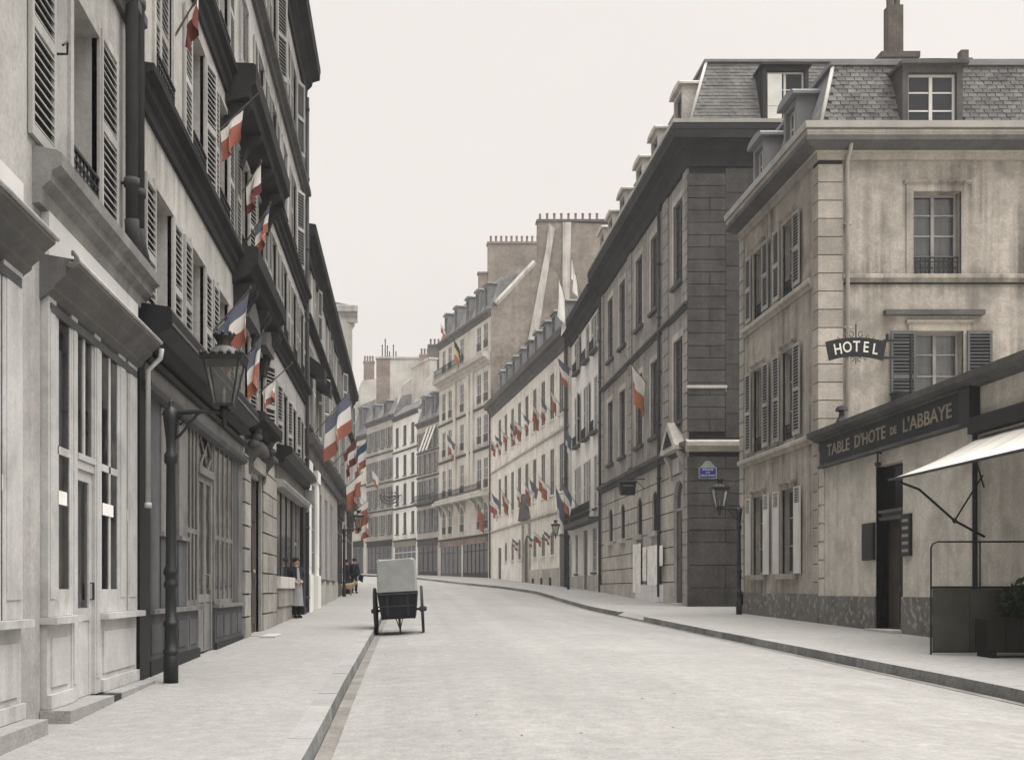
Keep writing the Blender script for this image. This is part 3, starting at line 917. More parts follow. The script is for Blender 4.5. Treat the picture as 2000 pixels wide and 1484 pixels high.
# rusticated piers either side
for a, b_ in ((20.55, 21.35), (23.2, 25.6)):
    z = -.95
    while z < 2.5:
        h = min(.42, 2.55 - z)
        n = 1 if b_ - a < 1 else 3
        for i in range(n):
            p, q = ub(a) + (ub(b_) - ub(a)) * i / n, ub(a) + (ub(b_) - ub(a)) * (i + 1) / n
            fB.part('stone', MB().box(p + .012, q - .012, -.07 - random.uniform(0, .012), .02, z + .012, z + h - .012), 'pier')
        z += .43
for sx in (-1, 1):
    o = MB()
    for k in range(5):
        an = k * 1.25
        o.lathe(xc + sx * (1.05 + .10 * math.cos(an)), -.16 - .05 * math.sin(an), [(.02, 2.68 + .13 * k), (.13 - .012 * k, 2.74 + .13 * k), (.11, 2.82 + .13 * k), (.02, 2.88 + .13 * k)], 8)
    fB.part('carved_ornament', o, 'soot2', True)
    console(fB, xc + sx * 1.05, 2.1, 2.72, .22, .3, 'soot2')
cornice(fB, 'door_hood', xc - 1.45, xc + 1.45, [(.0, 3.02), (-.20, 3.06), (-.30, 3.16), (-.42, 3.20), (-.43, 3.34), (.0, 3.44)], 'soot')
o = MB()
for k in range(7):
    t = (k - 3) / 3
    o.lathe(xc + t * .55, -.14, [(.03, 2.66), (.15 - .03 * abs(t), 2.74), (.13 - .03 * abs(t), 2.88), (.03, 2.98 - .06 * abs(t))], 8)
fB.part('carved_keystone', o, 'soot2', True)
# hooded canopies and fascias of the two shops
def shop_hood(fr, a, b_, z0, z1, out, mt):
    x0, x1 = ub(a), ub(b_)
    o = fr.part('shop_canopy', MB().xprism([(.02, z0), (-out * .55, z0 + .05), (-out * .6, z0 + .16), (-out, z0 + .24), (-out, z1 - .06), (-out + .03, z1), (.02, z1 + .06)], x0, x1), mt)
    fr.part('canopy_fillet', MB().box(x0 - .004, x1 + .004, -out - .012, -out + .001, z0 + .26, z0 + .30), 'soot2')
    return o
shop_hood(fB, 12.56, 19.85, 2.74, 3.22, .42, 'blackwood')
shop_hood(fB, 25.7, 32.55, 2.92, 3.34, .42, 'blackwood')
fB.part('shop_fascia', MB().box(ub(12.75), ub(20.4), -.07, .02, 2.42, 2.74), 'greywood2')
fB.part('fascia_moulding', MB().xprism([(.0, 2.30), (-.12, 2.32), (-.15, 2.38), (-.14, 2.42), (.0, 2.44)], ub(12.75), ub(20.45)), 'greywood')
fB.part('fascia_moulding', MB().xprism([(.0, 2.62), (-.12, 2.64), (-.14, 2.70), (.0, 2.72)], ub(12.75), ub(20.45)), 'blackwood')
fB.part('shop_fascia', MB().box(ub(25.8), ub(32.5), -.08, .02, 2.60, 2.93), 'greywood2')
fB.part('fascia_moulding', MB().xprism([(.0, 2.36), (-.20, 2.40), (-.24, 2.50), (-.22, 2.56), (.0, 2.60)], ub(25.7), ub(32.5)), 'frame')
fB.part('carved_bracket', MB().xprism([(.0, 2.25), (-.16, 2.3), (-.22, 2.5), (-.32, 2.62), (-.36, 2.9), (.0, 2.95)], ub(32.50), ub(32.78)), 'frame')
# dark shop front
def panel(fr, name, d0, d1, z0, z1, mt, y=0.0, t=.05):
    return fr.part(name, MB().box(ub(d0), ub(d1), y, y + t, z0, z1), mt)
panel(fB, 'corner_post', 12.56, 13.08, -1.15, 2.72, 'blackwood', -.05, .1)
panel(fB, 'pilaster', 13.12, 13.70, -.24, 2.32, 'greywood', -.02, .06)
for a, b_ in ((13.74, 14.28), (14.82, 15.36)):
    fB.part('shutter_board', MB().box(ub(a), ub(b_), -.035, .0, .72, 2.28).box(ub(a) - .03, ub(b_) + .03, -.08, .0, .66, .715), 'greywood2')
    panel(fB, 'pilaster', a, b_, -.24, .655, 'greywood', -.03, .06)
panel(fB, 'pilaster', 14.34, 14.76, -.24, 2.3, 'greywood', -.01, .05)
for a, b_, n in ((15.42, 16.20, 3), (17.62, 19.45, 4)):
    w = ub(b_) - ub(a)
    m_ = MB()
    for i in range(n + 1):
        x = ub(a) + w * i / n
        m_.box(x - .035, x + .035, -.02, .03, -.20, 2.30)
    m_.box(ub(a), ub(b_), -.018, .03, .80, .87).box(ub(a), ub(b_), -.017, .03, -.24, -.16)
    o = fB.part('shop_window', m_, 'greywood2')
    for i in range(n):
        for z0, z1 in ((-.16, .80), (.87, 2.30)):
            fB.put('pane', pane_mesh(w / n, z1 - z0, 'glass'), ub(a) + w * i / n, -.006, z0, o)
    fB.put('curtain', curtain_mesh(w, 1.1, 'full'), ub(a), .01, .75, o)
x0, x1 = ub(16.28), ub(17.52)
dm = MB()
for a, b_ in ((x0, x0 + .12), (x0 + .56, x0 + .68), (x1 - .12, x1)):
    dm.box(a, b_, .0, .05, -.95, 1.72)
dm.box(x0 + .12, x1 - .12, .006, .046, -.20, -.08).box(x0 + .12, x1 - .12, .006, .046, 1.62, 1.72).box(x0 + .12, x1 - .12, .02, .04, -.95, -.2)
d = fB.part('door', dm, 'greywood2')
fB.put('pane', pane_mesh(x1 - x0, 1.7, 'glass'), x0, .03, -.08, d)
fB.put('curtain', curtain_mesh(x1 - x0, 1.6, 'full'), x0, .07, -.1, d)
fB.put('door_handle', MB().tube([(x0 + .62, -.0, .0), (x0 + .62, -.07, .0), (x0 + .62, -.07, .22), (x0 + .62, .0, .22)], .014, 6).mesh('door_handle', 'gilt'), 0, 0, 0, d)
tr = MB().box(x0, x1, -.04, .05, 1.722, 1.84).box(x0, x0 + .05, -.01, .05, 1.84, 2.3).box(x1 - .05, x1, -.01, .05, 1.84, 2.3)
cz, hz, hw = 2.07, .23, (x1 - x0) / 4
for i in range(2):
    c_ = x0 + hw + 2 * hw * i
    for sx in (-1, 1):
        for sz in (-1, 1):
            tr.tube([(c_ + sx * hw, .02, cz), (c_, .02, cz + sz * hz)], .018, 6)
o = fB.part('diamond_transom', tr, 'greywood2')
fB.put('pane', pane_mesh(x1 - x0, .46, 'pane'), x0, .035, 1.84, o)
panel(fB, 'pilaster', 19.50, 20.0, -.24, 2.3, 'greywood', -.025, .08)
panel(fB, 'pilaster', 20.04, 20.52, -.24, 2.3, 'greywood2', -.03, .08)
for a, b_ in ((13.08, 16.2), (17.6, 20.5)):
    fB.part('shop_sill', MB().box(ub(a), ub(b_), -.10, .04, -.30, -.242), 'greywood2')
    n = max(2, round((b_ - a) / .8))
    for i in range(n):
        p, q = ub(a) + (b_ - a) * i / n, ub(a) + (b_ - a) * (i + 1) / n
        fB.part('stall_riser', MB().box(p + .008, q - .008, -.03, .03, -1.0, -.302).box(p + .09, q - .09, -.045, -.029, -.78, -.42), 'greywood')
    fB.part('plinth', MB().box(ub(a), ub(b_), -.06, -.032, -1.3, -.86), 'blackwood')
fB.part('shop_lining', MB().poly([(ub(12.8), 2.6, -1.3), (ub(20.5), 2.6, -1.3), (ub(20.5), 2.6, 2.6), (ub(12.8), 2.6, 2.6)]).poly([(ub(12.8), .05, -1.0), (ub(20.5), .05, -1.0), (ub(20.5), 2.6, -1.0), (ub(12.8), 2.6, -1.0)]), 'soot2')
# second shop: stone stall riser, dark window, open doorway, black pillar
for i in range(4):
    p = 25.85 + i * .95
    fB.part('stall_stone', MB().box(ub(p), ub(p + .94), -.05, .05, -1.1, -.42).box(ub(p), ub(p + .94), -.09, .05, -.418, .02), 'pier')
fB.part('riser_cap', MB().box(ub(25.8), ub(29.7), -.14, .10, .02, .30), 'stone')
m_ = MB()
for d_ in (25.9, 27.1, 28.3, 29.55):
    m_.box(ub(d_) - .03, ub(d_) + .03, -.01, .05, .30, 2.40)
o = fB.part('shop_window', m_, 'blackwood')
fB.put('pane', pane_mesh(3.7, 2.1, 'pane'), ub(25.85), .01, .30, o)
for a in (29.75, 31.2):
    fB.part('door_post', MB().box(ub(a), ub(a) + .16, -.04, .10, -1.0, 2.4), 'greywood2')
dd = fB.part('door', MB().box(ub(29.91), ub(31.2), .0, .05, 1.2, 1.3).box(ub(29.91), ub(30.03), .0, .05, -.9, 2.4).box(ub(31.08), ub(31.2), .0, .05, -.9, 2.4).box(ub(30.03), ub(31.08), .01, .04, -.9, .1), 'greywood2')
fB.put('pane', pane_mesh(1.05, 2.3, 'pane'), ub(30.03), .025, .1, dd)
fB.part('black_pillar', MB().box(ub(31.85), ub(32.55), -.10, .05, -1.0, 2.36).box(ub(31.8), ub(32.6), -.13, .05, -1.0, -.55), 'blackwood')
fB.part('shop_lining', MB().poly([(ub(25.8), 1.2, -1.3), (ub(32.6), 1.2, -1.3), (ub(32.6), 1.2, 2.7), (ub(25.8), 1.2, 2.7)]), 'soot')
downpipe(fB, ub(33.2), -.7, 14.8, .06, -.09)
# ------------------------------------------------------------------ a plain town house built from a list of storeys
def house(name, label, p0, p1, eave, floors, bays, ww, wall, strings=(), zg=-2.2, depth=10, roofh=2.6, roofm='slateF', corn=(.7, .4), cornm='soot2', sh=None, dorm=(), gf=(), framem='frame', rail=False, sillm='soot2', surr=None, rows=3, chim=(), top=None, blind=0.0, zbase=None, set_in=1.1, cols=2):
    dx, dy = p1[0] - p0[0], p1[1] - p0[1]
    L = math.hypot(dx, dy); rz = math.atan2(dy, dx)
    zb = gz((p0[1] + p1[1]) / 2) if zbase is None else zbase
    root = thing(name, label, 'building', (p0[0], p0[1], zb), rz)
    fr = Frame(root, p0, rz, zb)
    holes = []
    for z0, z1 in floors:
        for b in bays:
            holes.append((b - ww / 2, b + ww / 2, z0, z1))
    mb = MB(); wall_holes(mb, 0, L, zg, eave, holes + [g[:5] for g in gf], rev=.08)
    fr.part('wall', mb, wall)
    fr.part('house_body', body(fr, L, depth, zg, eave, None), wall)
    if roofh:
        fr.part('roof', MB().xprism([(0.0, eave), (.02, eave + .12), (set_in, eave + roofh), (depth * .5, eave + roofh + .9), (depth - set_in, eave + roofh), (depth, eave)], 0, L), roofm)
    for k, (z0, z1) in enumerate(floors):
        for b in bays:
            c = None
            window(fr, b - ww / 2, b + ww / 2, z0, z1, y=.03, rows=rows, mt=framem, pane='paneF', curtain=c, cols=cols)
            sill(fr, b - ww / 2 - .08, b + ww / 2 + .08, z0, sillm)
            if sh and random.random() > blind:
                w = min(.5, ww * .5)
                shutter(fr, b - ww / 2 - w - .02, w, z0, z1 - z0, sh)
                shutter(fr, b + ww / 2 + .02, w, z0, z1 - z0, sh, swing=-R(random.choice([0, 0, 0, 12, 25])))
            if rail:
                railing(fr, b - ww / 2, b + ww / 2, z0 + .05, .7, y=-.05)
            if surr:
                surround(fr, b - ww / 2, b + ww / 2, z0, z1, surr)
    for g in gf:
        kind = g[5] if len(g) > 5 else 'window'
        if kind == 'window':
            window(fr, g[0], g[1], g[2], g[3], y=.03, rows=3, mt=framem, pane='paneF')
            sill(fr, g[0] - .08, g[1] + .08, g[2], sillm)
        elif kind == 'door':
            dm = MB().box(g[0], g[1], .05, .10, g[2], g[3])
            w = (g[1] - g[0]) / 2
            for i in range(2):
                for za, zb_ in ((.06, .45), (.5, .93)):
                    hh = g[3] - g[2]
                    dm.box(g[0] + w * i + .08, g[0] + w * (i + 1) - .08, .035, .0505, g[2] + hh * za, g[2] + hh * zb_)
            fr.part('door', dm, 'brownwood')
        elif kind == 'shop':
            n = max(2, int((g[1] - g[0]) / 1.1))
            sm = MB()
            for i in range(n + 1):
                x = g[0] + (g[1] - g[0]) * i / n
                sm.box(max(x - .05, g[0]), min(x + .05, g[1]), .0, .08, g[2], g[3])
            sm.box(g[0], g[1], .002, .078, g[3] - .7, g[3] - .6)
            o = fr.part('shop_front', sm, g[6] if len(g) > 6 else 'greywood')
            fr.put('pane', pane_mesh(g[1] - g[0], g[3] - g[2], 'pane'), g[0], .03, g[2], o)
            fr.part('stall_riser', MB().box(g[0], g[1], -.02, .06, g[2], g[2] + .7), g[6] if len(g) > 6 else 'greywood')
            fr.part('shop_fascia', MB().box(g[0] - .05, g[1] + .05, -.12, .02, g[3] + .02, g[3] + .55), g[7] if len(g) > 7 else 'signgrey')
            cornice(fr, 'shop_cornice', g[0] - .1, g[1] + .1, [(.02, g[3] + .55), (-.16, g[3] + .57), (-.3, g[3] + .68), (-.3, g[3] + .74), (.02, g[3] + .8)], 'soot2')
    for s in strings:
        cornice(fr, 'string_course', 0, L, band(s[0], s[1], s[2] if len(s) > 2 else .14), s[3] if len(s) > 3 else cornm)
    if corn:
        cornice(fr, 'roof_cornice', -.02, L + .02, bigcornice(eave - corn[0], eave + .06, corn[1]), cornm)
    for x in dorm:
        dormer(fr, x, eave + .1, 1.15, roofh * .78, y0=.10)
    for c in chim:
        chimney(fr, *c)
    return root, fr, L

# ------------------------------------------------------------------ left side: C and D
C, fC, LC = house('town_house', 'long low house past the shops on left, dark deep eaves and white pilaster', (WL, 33.4), (WL, 63.0), 11.0,
    [(5.15, 7.75), (8.55, 10.35)], [1.6 + 2.45 * i for i in range(12)], 1.0, 'plasterC', strings=[(8.1, 8.38, .2)], zg=-1.0, roofh=1.6, roofm='zinc', corn=(.75, .34), cornm='soot', sh='shutter', blind=.35,
    gf=[(5.2 + 2.9 * i, 6.6 + 2.9 * i, .35, 3.4, False, 'window') for i in range(3)] + [(15.6, 19.2, -.5, 3.2, False, 'shop'), (20.5, 21.9, -.5, 3.2, False, 'door'), (23.2, 28.4, -.4, 3.2, False, 'shop')])
cornice(fC, 'entablature', 0, LC, [(.05, 3.95), (-.10, 3.97), (-.12, 4.38), (-.22, 4.44), (-.30, 4.60), (-.31, 4.72), (.05, 4.78)], 'soot2')
for d0, d1 in ((.15, 1.15), (3.1, 4.2)):
    fC.part('pilaster', MB().box(d0, d1, -.10, .02, .45, 3.55).box(d0 + .12, d1 - .12, -.115, -.099, .7, 3.3).box(d0 - .06, d1 + .06, -.15, .02, 3.55, 3.93).box(d0 - .06, d1 + .06, -.16, .02, -1.0, .45), 'pale')
window(fC, 1.4, 2.9, .45, 3.4, y=-.06, rows=4, cols=3)
for i in range(7):
    fC.part('plinth_stone', MB().box(4.35 + i * 1.55, 4.35 + i * 1.55 + 1.53, -.06, .02, -1.0, .30), 'stone2')
for d0 in (1.1, 3.6):
    fC.part('awning_box', MB().xprism([(.02, 6.85), (-.50, 6.55), (-.52, 6.95), (.02, 7.35)], d0, d0 + 1.1), 'blackwood')
downpipe(fC, 4.27, -.7, 3.9, .05, -.08)
D, fD, LD = house('town_house', 'tall narrow house end wall rising above the low left roof', (WL - .05, 63.4), (WL - 2.6, 76), 16.2,
    [(5.0, 7.3), (8.4, 10.6), (11.6, 13.8)], [2, 5, 8, 11], 1.0, 'stone2', strings=[(7.9, 8.2), (15.0, 15.3)], zg=-1.0, depth=12, roofh=.3, roofm='zinc', corn=(.8, .32), cornm='stone2', sh='shutter')
fe = Frame(D, (WL - 9.5, 63.38), 0.0, gz(69))
for i in range(9):
    fe.part('flank_pilaster', MB().box(4.0 + i * .28, 4.13 + i * .28, -.07, .0, 8.0, 15.4), 'stone2')
cornice(fe, 'flank_cornice', 0, 9.75, bigcornice(15.3, 16.25, .35), 'stone2')
# light iron frame of a roof lantern above it
lt = MB()
for i in range(5):
    x = 3.6 + i * .34
    lt.tube([(x, 1.2, 16.2), (3.9 + i * .10, 1.6, 18.7)], .035, 6)
lt.tube([(3.7, 1.6, 18.7), (4.6, 1.6, 18.7)], .06, 6).tube([(3.4, 1.2, 16.9), (5.1, 1.2, 16.9)], .03, 6)
fe.part('roof_lantern', lt, 'lead')

# ------------------------------------------------------------------ right side: the hotel
HC, HD0, HD1 = 10.0, 26.7, 32.95
zbH = gz(28)
Hh = thing('hotel_house', 'tan rendered corner hotel with toothed quoins and slate mansard on right', 'building', (HC, HD1, zbH), -HALF)
fS = Frame(Hh, (HC, HD1), -HALF, zbH)         # street face: x = HD1 - d
fF = Frame(Hh, (HC, HD0), 0.0, zbH)           # face towards the camera
LS = HD1 - HD0; LFr = 12.0
def uh(d): return HD1 - d
cS = [uh(31.28), uh(28.85)]
hs = []
for z0, z1, w in ((7.72, 9.62, .80), (3.92, 6.25, .84), (.40, 2.62, .90)):
    for c in cS:
        hs.append((c - w / 2, c + w / 2, z0, z1))
mb = MB(); wall_holes(mb, 0, LS, -1.5, 10.5, hs, rev=.20)
fS.part('wall', mb, 'hotel')
hf = [(2.27, 3.43, 7.62, 9.63), (2.32, 3.48, 4.15, 6.25), (7.0, 8.2, 7.62, 9.63), (7.0, 8.2, 4.15, 6.25)]
mb = MB(); wall_holes(mb, 0, LFr, 2.5, 10.5, hf, rev=.30)
fF.part('wall', mb, 'hotel')
mb = MB()
mb.poly([(0, LS, -1.5), (LFr, LS, -1.5), (LFr, LS, 10.5), (0, LS, 10.5)][::-1])
mb.poly([(LFr, 0, -1.5), (LFr, LS, -1.5), (LFr, LS, 10.5), (LFr, 0, 10.5)])
fF.part('house_body', mb, 'hotel')
for i, h in enumerate(hs):
    gfw = h[2] < 1
    window(fS, h[0], h[1], h[2], h[3], y=.14, rows=3, near=True, curtain='full')
    surround(fS, h[0], h[1], h[2], h[3], 'hotel', w=.11, out=.04)
    mt = 'shutter' if not gfw else 'frameW'
    if gfw:                      # ground floor shutters: louvred only at the head
        for x in (h[0] - .58, h[1] + .13):
            o = fS.part('shutter', MB().box(x, x + .45, -.085, -.05, h[2], h[3] - .42), 'frameW')
            for k in range(6):
                fS.put('slat', MB().hexa([(x + .04, -.085, h[3] - .40 + k * .065), (x + .41, -.085, h[3] - .40 + k * .065), (x + .41, -.055, h[3] - .37 + k * .065), (x + .04, -.055, h[3] - .37 + k * .065),
                    (x + .04, -.085, h[3] - .385 + k * .065), (x + .41, -.085, h[3] - .385 + k * .065), (x + .41, -.055, h[3] - .355 + k * .065), (x + .04, -.055, h[3] - .355 + k * .065)]).mesh('slat', 'shutter'), 0, 0, 0, o)
            fS.put('shutter_frame', MB().box(x, x + .04, -.086, -.05, h[3] - .42, h[3]).box(x + .41, x + .45, -.086, -.05, h[3] - .42, h[3]).box(x + .04, x + .41, -.086, -.05, h[3] - .03, h[3]).mesh('shutter_frame', 'frameW'), 0, 0, 0, o)
        sill(fS, h[0] - .2, h[1] + .2, h[2], 'quoin', .14, .14)
    else:
        sw = .50
        shutter(fS, h[0] - .11 - sw, sw, h[2] + .02, h[3] - h[2], 'shutter', y=-.10)
        shutter(fS, h[1] + .11, sw, h[2] + .02, h[3] - h[2], 'shutter', y=-.10)
        railing(fS, h[0], h[1], h[2], .42, y=.05)
for h in hf:
    window(fF, h[0], h[1], h[2], h[3], y=.24, rows=4, near=True, curtain='full', multi=True, mt='frame')
    surround(fF, h[0], h[1], h[2], h[3], 'hotel', w=.17, out=.035)
    if h[2] > 5:
        railing(fF, h[0], h[1], h[2], .46, y=.10)
sh1 = [(2.32 - .62, 4.02), (3.55, 4.02)]
for x, z in sh1:
    shutter(fF, x, .60, z, 2.22, 'shutterD', single=True, y=-.10)
fF.part('window_head_slab', MB().box(1.55, 3.95, -.16, .0, 6.62, 6.74), 'soot2')
fF.part('patched_render', MB().box(2.0, 2.55, -.02, .0, 3.6, 4.2), 'plinth')
cornice(fS, 'string_course', .35, LS - .42, band(7.42, 7.66, .12), 'quoin')
cornice(fS, 'string_course', -.02, LS + .0, band(3.58, 3.80, .12), 'quoin')
cornice(fF, 'string_course', .55, LFr, band(7.42, 7.62, .09), 'hotel')
cornice(fF, 'string_shade_strip', .60, LFr, [(.0, 7.385), (-.05, 7.385), (-.06, 7.42), (.0, 7.42)], 'soot')  # dark colour stands in for the shaded underside of the string course
lcornice(fF, 'roof_cornice', LS, LFr, bigcornice(10.38, 10.98, .46), 'quoin')
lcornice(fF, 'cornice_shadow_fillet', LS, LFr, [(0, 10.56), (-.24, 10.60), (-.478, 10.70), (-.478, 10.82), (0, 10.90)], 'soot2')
lcornice(fF, 'gutter_edge', LS, LFr, [(-.28, 10.99), (-.50, 10.99), (-.52, 11.14), (-.28, 11.14)], 'zincpipe')
# toothed quoins: every stone its own block wrapping the corner
fF.part('quoin_bed', MB().zprism([(-.022, -.022), (.545, -.022), (.545, .005), (.005, .005), (.005, .33), (-.022, .33)], -1.0, 10.4), 'joint')
z, k = -.7, 0
while z < 10.3:
    h = .40
    if True:
        wF = .56; wS = .34
        q = MB().zprism([(-.04, -.04), (wF, -.04), (wF, .01), (.01, .01), (.01, wS), (-.04, wS)], z, z + h + .018)
        fF.part('quoin', q, 'quoin')
    z += .44; k += 1
z = -.5
while z < 10.2:
    fS.part('quoin', MB().box(-.03, .36, -.045, .03, z, z + .385), 'quoin')
    z += .42
fF.part('downpipe', MB().tube([(.64, -.40, 10.9), (.64, -.30, 10.55), (.64, -.10, 10.35), (.66, -.10, 3.7)], .05, 8).box(.58, .74, -.12, .0, 8.8, 8.84).box(.58, .74, -.12, .0, 6.3, 6.34), 'zincpipe', True)
pm = MB()
wall_holes(pm, 0, LS, -1.5, -.12, [], y=-.045)
pm.poly([(0, -.045, -.12), (LS, -.045, -.12), (LS, 0, -.115), (0, 0, -.115)])
fS.part('plinth', pm, 'plinth')
# slate mansard
ms = 13.0
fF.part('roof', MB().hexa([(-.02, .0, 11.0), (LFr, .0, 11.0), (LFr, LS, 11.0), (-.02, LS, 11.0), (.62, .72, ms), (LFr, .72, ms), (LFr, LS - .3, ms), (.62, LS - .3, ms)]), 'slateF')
fF.part('roof_flat', MB().box(.52, LFr, .62, LS - .2, ms + .002, ms + .10), 'zinc')
fF.part('roof_hip', MB().tube([(-.03, -.03, 11.0), (.60, .70, ms)], .05, 6), 'zincpipe', True)
sl = (ms - 11.0) / math.hypot(ms - 11.0, .72); cl = .72 / math.hypot(ms - 11.0, .72)
count = 0; rest = MB()
Lsl = math.hypot(ms - 11.0, .72)
slate_me = MB().box(0, .207, -.020, .0, 0, .17).mesh('slate', 'slate')
row = 0; s = .02
while s < Lsl - .08:
    x = .04 + .62 * s / Lsl + (.11 if row % 2 else 0)
    while x < 5.3:
        if not (1.95 < x + .1 < 3.52):
            o = fF.put('slate', slate_me, x, s * cl - .026, 11.0 + s * sl)
            o.rotation_euler = (-math.atan2(.72, ms - 11.0) - .085 + random.uniform(-.012, .012), random.uniform(-.012, .012), o.rotation_euler[2])
            o.scale = (random.uniform(.97, 1.0), random.uniform(.8, 1.3), random.uniform(.98, 1.03))
            count += 1
        x += .222
    row += 1; s += .125
mb = MB(); row = 0; s = .02
while s < Lsl - .08:                                # the same slope further right
    x = 5.35 + (.11 if row % 2 else 0)
    while x < 11.7:
        y, z = s * cl - .012, 11.0 + s * sl
        mb.hexa([(x, y - .024, z), (x + .207, y - .024, z), (x + .207, y + .055, z + .168), (x, y + .055, z + .168), (x, y, z), (x + .207, y, z), (x + .207, y + .075, z + .168), (x, y + .075, z + .168)])
        x += .222
    row += 1; s += .125
ss = fF.part('slates', mb, 'slate'); ss['kind'] = 'stuff'
mb = MB(); row = 0; s = .02
while s < Lsl - .08:                                # the street slope, too foreshortened to tell slates apart
    x = .02 + (.11 if row % 2 else 0)
    while x < LS - .62 * s / Lsl - .2:
        y, z = s * cl - .012, 11.0 + s * sl
        t = random.uniform(.0, .008)
        mb.hexa([(x, y - .012 - t, z), (x + .21, y - .012 - t, z), (x + .21, y + .07 - t, z + .17), (x, y + .07 - t, z + .17), (x, y - t, z), (x + .21, y - t, z), (x + .21, y + .08, z + .17), (x, y + .08, z + .17)])
        x += .222
    row += 1; s += .125
ss = fS.part('slates', mb, 'slate'); ss['kind'] = 'stuff'
dormer(fF, 2.74, 11.06, 1.46, 1.62, y0=-.02, depth=1.5, mt='soot2', wm='frameW', rise=.04)
for c in (uh(31.15), uh(28.6)):
    dormer(fS, c, 10.98, .95, 1.62, y0=-.05, depth=1.4, mt='zinc', wm='frameW')

# ------------------------------------------------------------------ right side: the one-storey dining room in front of it
zbT = gz(20)
TD1 = 26.68
T = thing('restaurant_annexe', 'single storey tan annexe with long sign board along the right pavement', 'building', (HC, TD1, zbT), -HALF)
fT = Frame(T, (HC, TD1), -HALF, zbT)
def ut(d): return TD1 - d
LT = ut(8.0)
ht = [(ut(23.45), ut(22.2), -1.2, 2.60), (ut(17.6), ut(15.2), .2, 2.5)]
mb = MB(); wall_holes(mb, 0, LT, -1.5, 3.62, ht, rev=.30)
fT.part('wall', mb, 'hotelgf')
fT.part('house_body', body(fT, LT, 8, -1.5, 3.62, None).poly([(0, 0, 3.62), (LT, 0, 3.62), (LT, 8, 3.62), (0, 8, 3.62)]), 'hotelgf')
cornice(fT, 'roof_cornice', -.05, LT, [(.05, 3.52), (-.14, 3.54), (-.18, 3.60), (-.30, 3.64), (-.31, 3.76), (.05, 3.82)], 'soot2')
pm = MB()
for a, b_ in ((0, ut(23.45)), (ut(22.2), LT)):
    wall_holes(pm, a, b_, -1.5, -.16, [], y=-.04)
    pm.poly([(a, -.04, -.16), (b_, -.04, -.16), (b_, 0, -.155), (a, 0, -.155)])
fT.part('plinth', pm, 'plinth')
z = -.6
while z < 3.2:
    fT.part('quoin', MB().box(-.05, .34, -.03, .02, z, z + .40), 'hotelgf')
    z += .44
x0, x1 = ut(23.45), ut(22.2)
fT.part('door_transom', MB().box(x0, x1, .06, .30, 1.45, 1.52).box(x0, x1, .10, .30, 1.52, 1.60).box(x0, x1, .03, .30, 1.60, 1.66).box(x0 - .02, x0 + .0, .0, .30, -.9, 2.6), 'soot2')
fT.put('pane', pane_mesh(x1 - x0, .94, 'pane'), x0, .20, 1.66)
dm = MB().box(x0, x0 + .62, .26, .31, -.84, 1.45).box(x0 + .06, x0 + .56, .24, .262, -.7, -.05).box(x0 + .06, x0 + .56, .24, .262, .1, 1.3)
d = fT.part('door', dm, 'brownwood')
d2 = fT.part('door', MB().box(x0 + .64, x0 + .72, .26, .31, -.84, 1.45).box(x1 - .08, x1, .26, .31, -.84, 1.45).box(x0 + .72, x1 - .08, .26, .31, 1.35, 1.45).box(x0 + .72, x1 - .08, .27, .30, -.84, .1), 'brownwood')
fT.put('pane', pane_mesh(.45, 1.25, 'glass'), x0 + .72, .285, .1, d2)
fT.put('curtain', curtain_mesh(.45, 1.2, 'full'), x0 + .72, .30, .1, d2)
fT.part('door_step', MB().box(x0 - .06, x1 + .06, -.24, .28, -1.4, -.84), 'bread')
fT.part('menu_board', MB().box(x0 - .62, x0 - .04, -.06, -.001, .62, 1.42).box(x0 - .58, x0 - .08, -.066, -.059, .66, 1.38), 'signblack')
mbm = MB().box(x1 + .04, x1 + .42, -.06, -.001, .66, 1.50)
mo = fT.part('menu_board', mbm, 'signblack')
for i in range(5):
    fT.put('menu_line', MB().box(x1 + .09, x1 + .36, -.0635, -.0605, .74 + i * .15, .80 + i * .15).mesh('menu_line', 'greycloth'), 0, 0, 0, mo)
fT.part('lamp_bracket', MB().tube([(x0 + .25, 0, 2.86), (x0 + .25, -.08, 2.86), (x0 + .25, -.08, 2.68)], .02, 6).lathe(x0 + .25, -.08, [(.02, 2.68), (.06, 2.66), (.07, 2.60), (.02, 2.58)], 8), 'iron')
window(fT, ht[1][0], ht[1][1], .2, 2.5, y=.2, cols=3, near=True, curtain='full')
fT.part('zinc_downpipe', MB().tube([(ut(19.25), -.07, 3.5), (ut(19.25), -.07, -.95)], .045, 8), 'iron')
fT.part('chimney_cowl', MB().lathe(ut(25.2), -.05, [(.14, 3.82), (.07, 3.95), (.06, 4.05), (.15, 4.08), (.12, 4.16), (.03, 4.2)], 8), 'iron')

# long sign board with its words
SG = thing('restaurant_sign', 'long slate grey board reading TABLE D HOTE DE L ABBAYE on annexe', 'sign', (HC - .10, 26.3, gz(26.3)), -HALF)
fG = Frame(SG, (HC - .10, 26.3), -HALF, gz(26.3))
LG = 6.75
fG.part('board', MB().box(0, LG, -.05, .09, 2.94, 3.50), 'signgrey')
fG.part('moulding', MB().box(-.03, LG + .03, -.09, .09, 2.88, 2.938).box(-.03, LG + .03, -.09, .09, 3.502, 3.54), 'soot2')
fG.part('end_block', MB().box(LG + .0, LG + .36, -.10, .09, 2.88, 3.54), 'signblack')
def word(fr, txt, x, z, size, wid, mt, y=-.056, root=None, bold=.004):
    me = text_mesh(txt, size, mt, .006, bold)
    xs = [v.co.x for v in me.vertices]
    k = wid / (max(xs) - min(xs))
    for v in me.vertices:
        v.co.x *= k
    o = fr.put('lettering', me, x, y, z)
    o.rotation_euler[0] = R(90)
    return o
word(fG, 'TABLE', 1.16, 3.22, .38, 1.30, 'gilt')
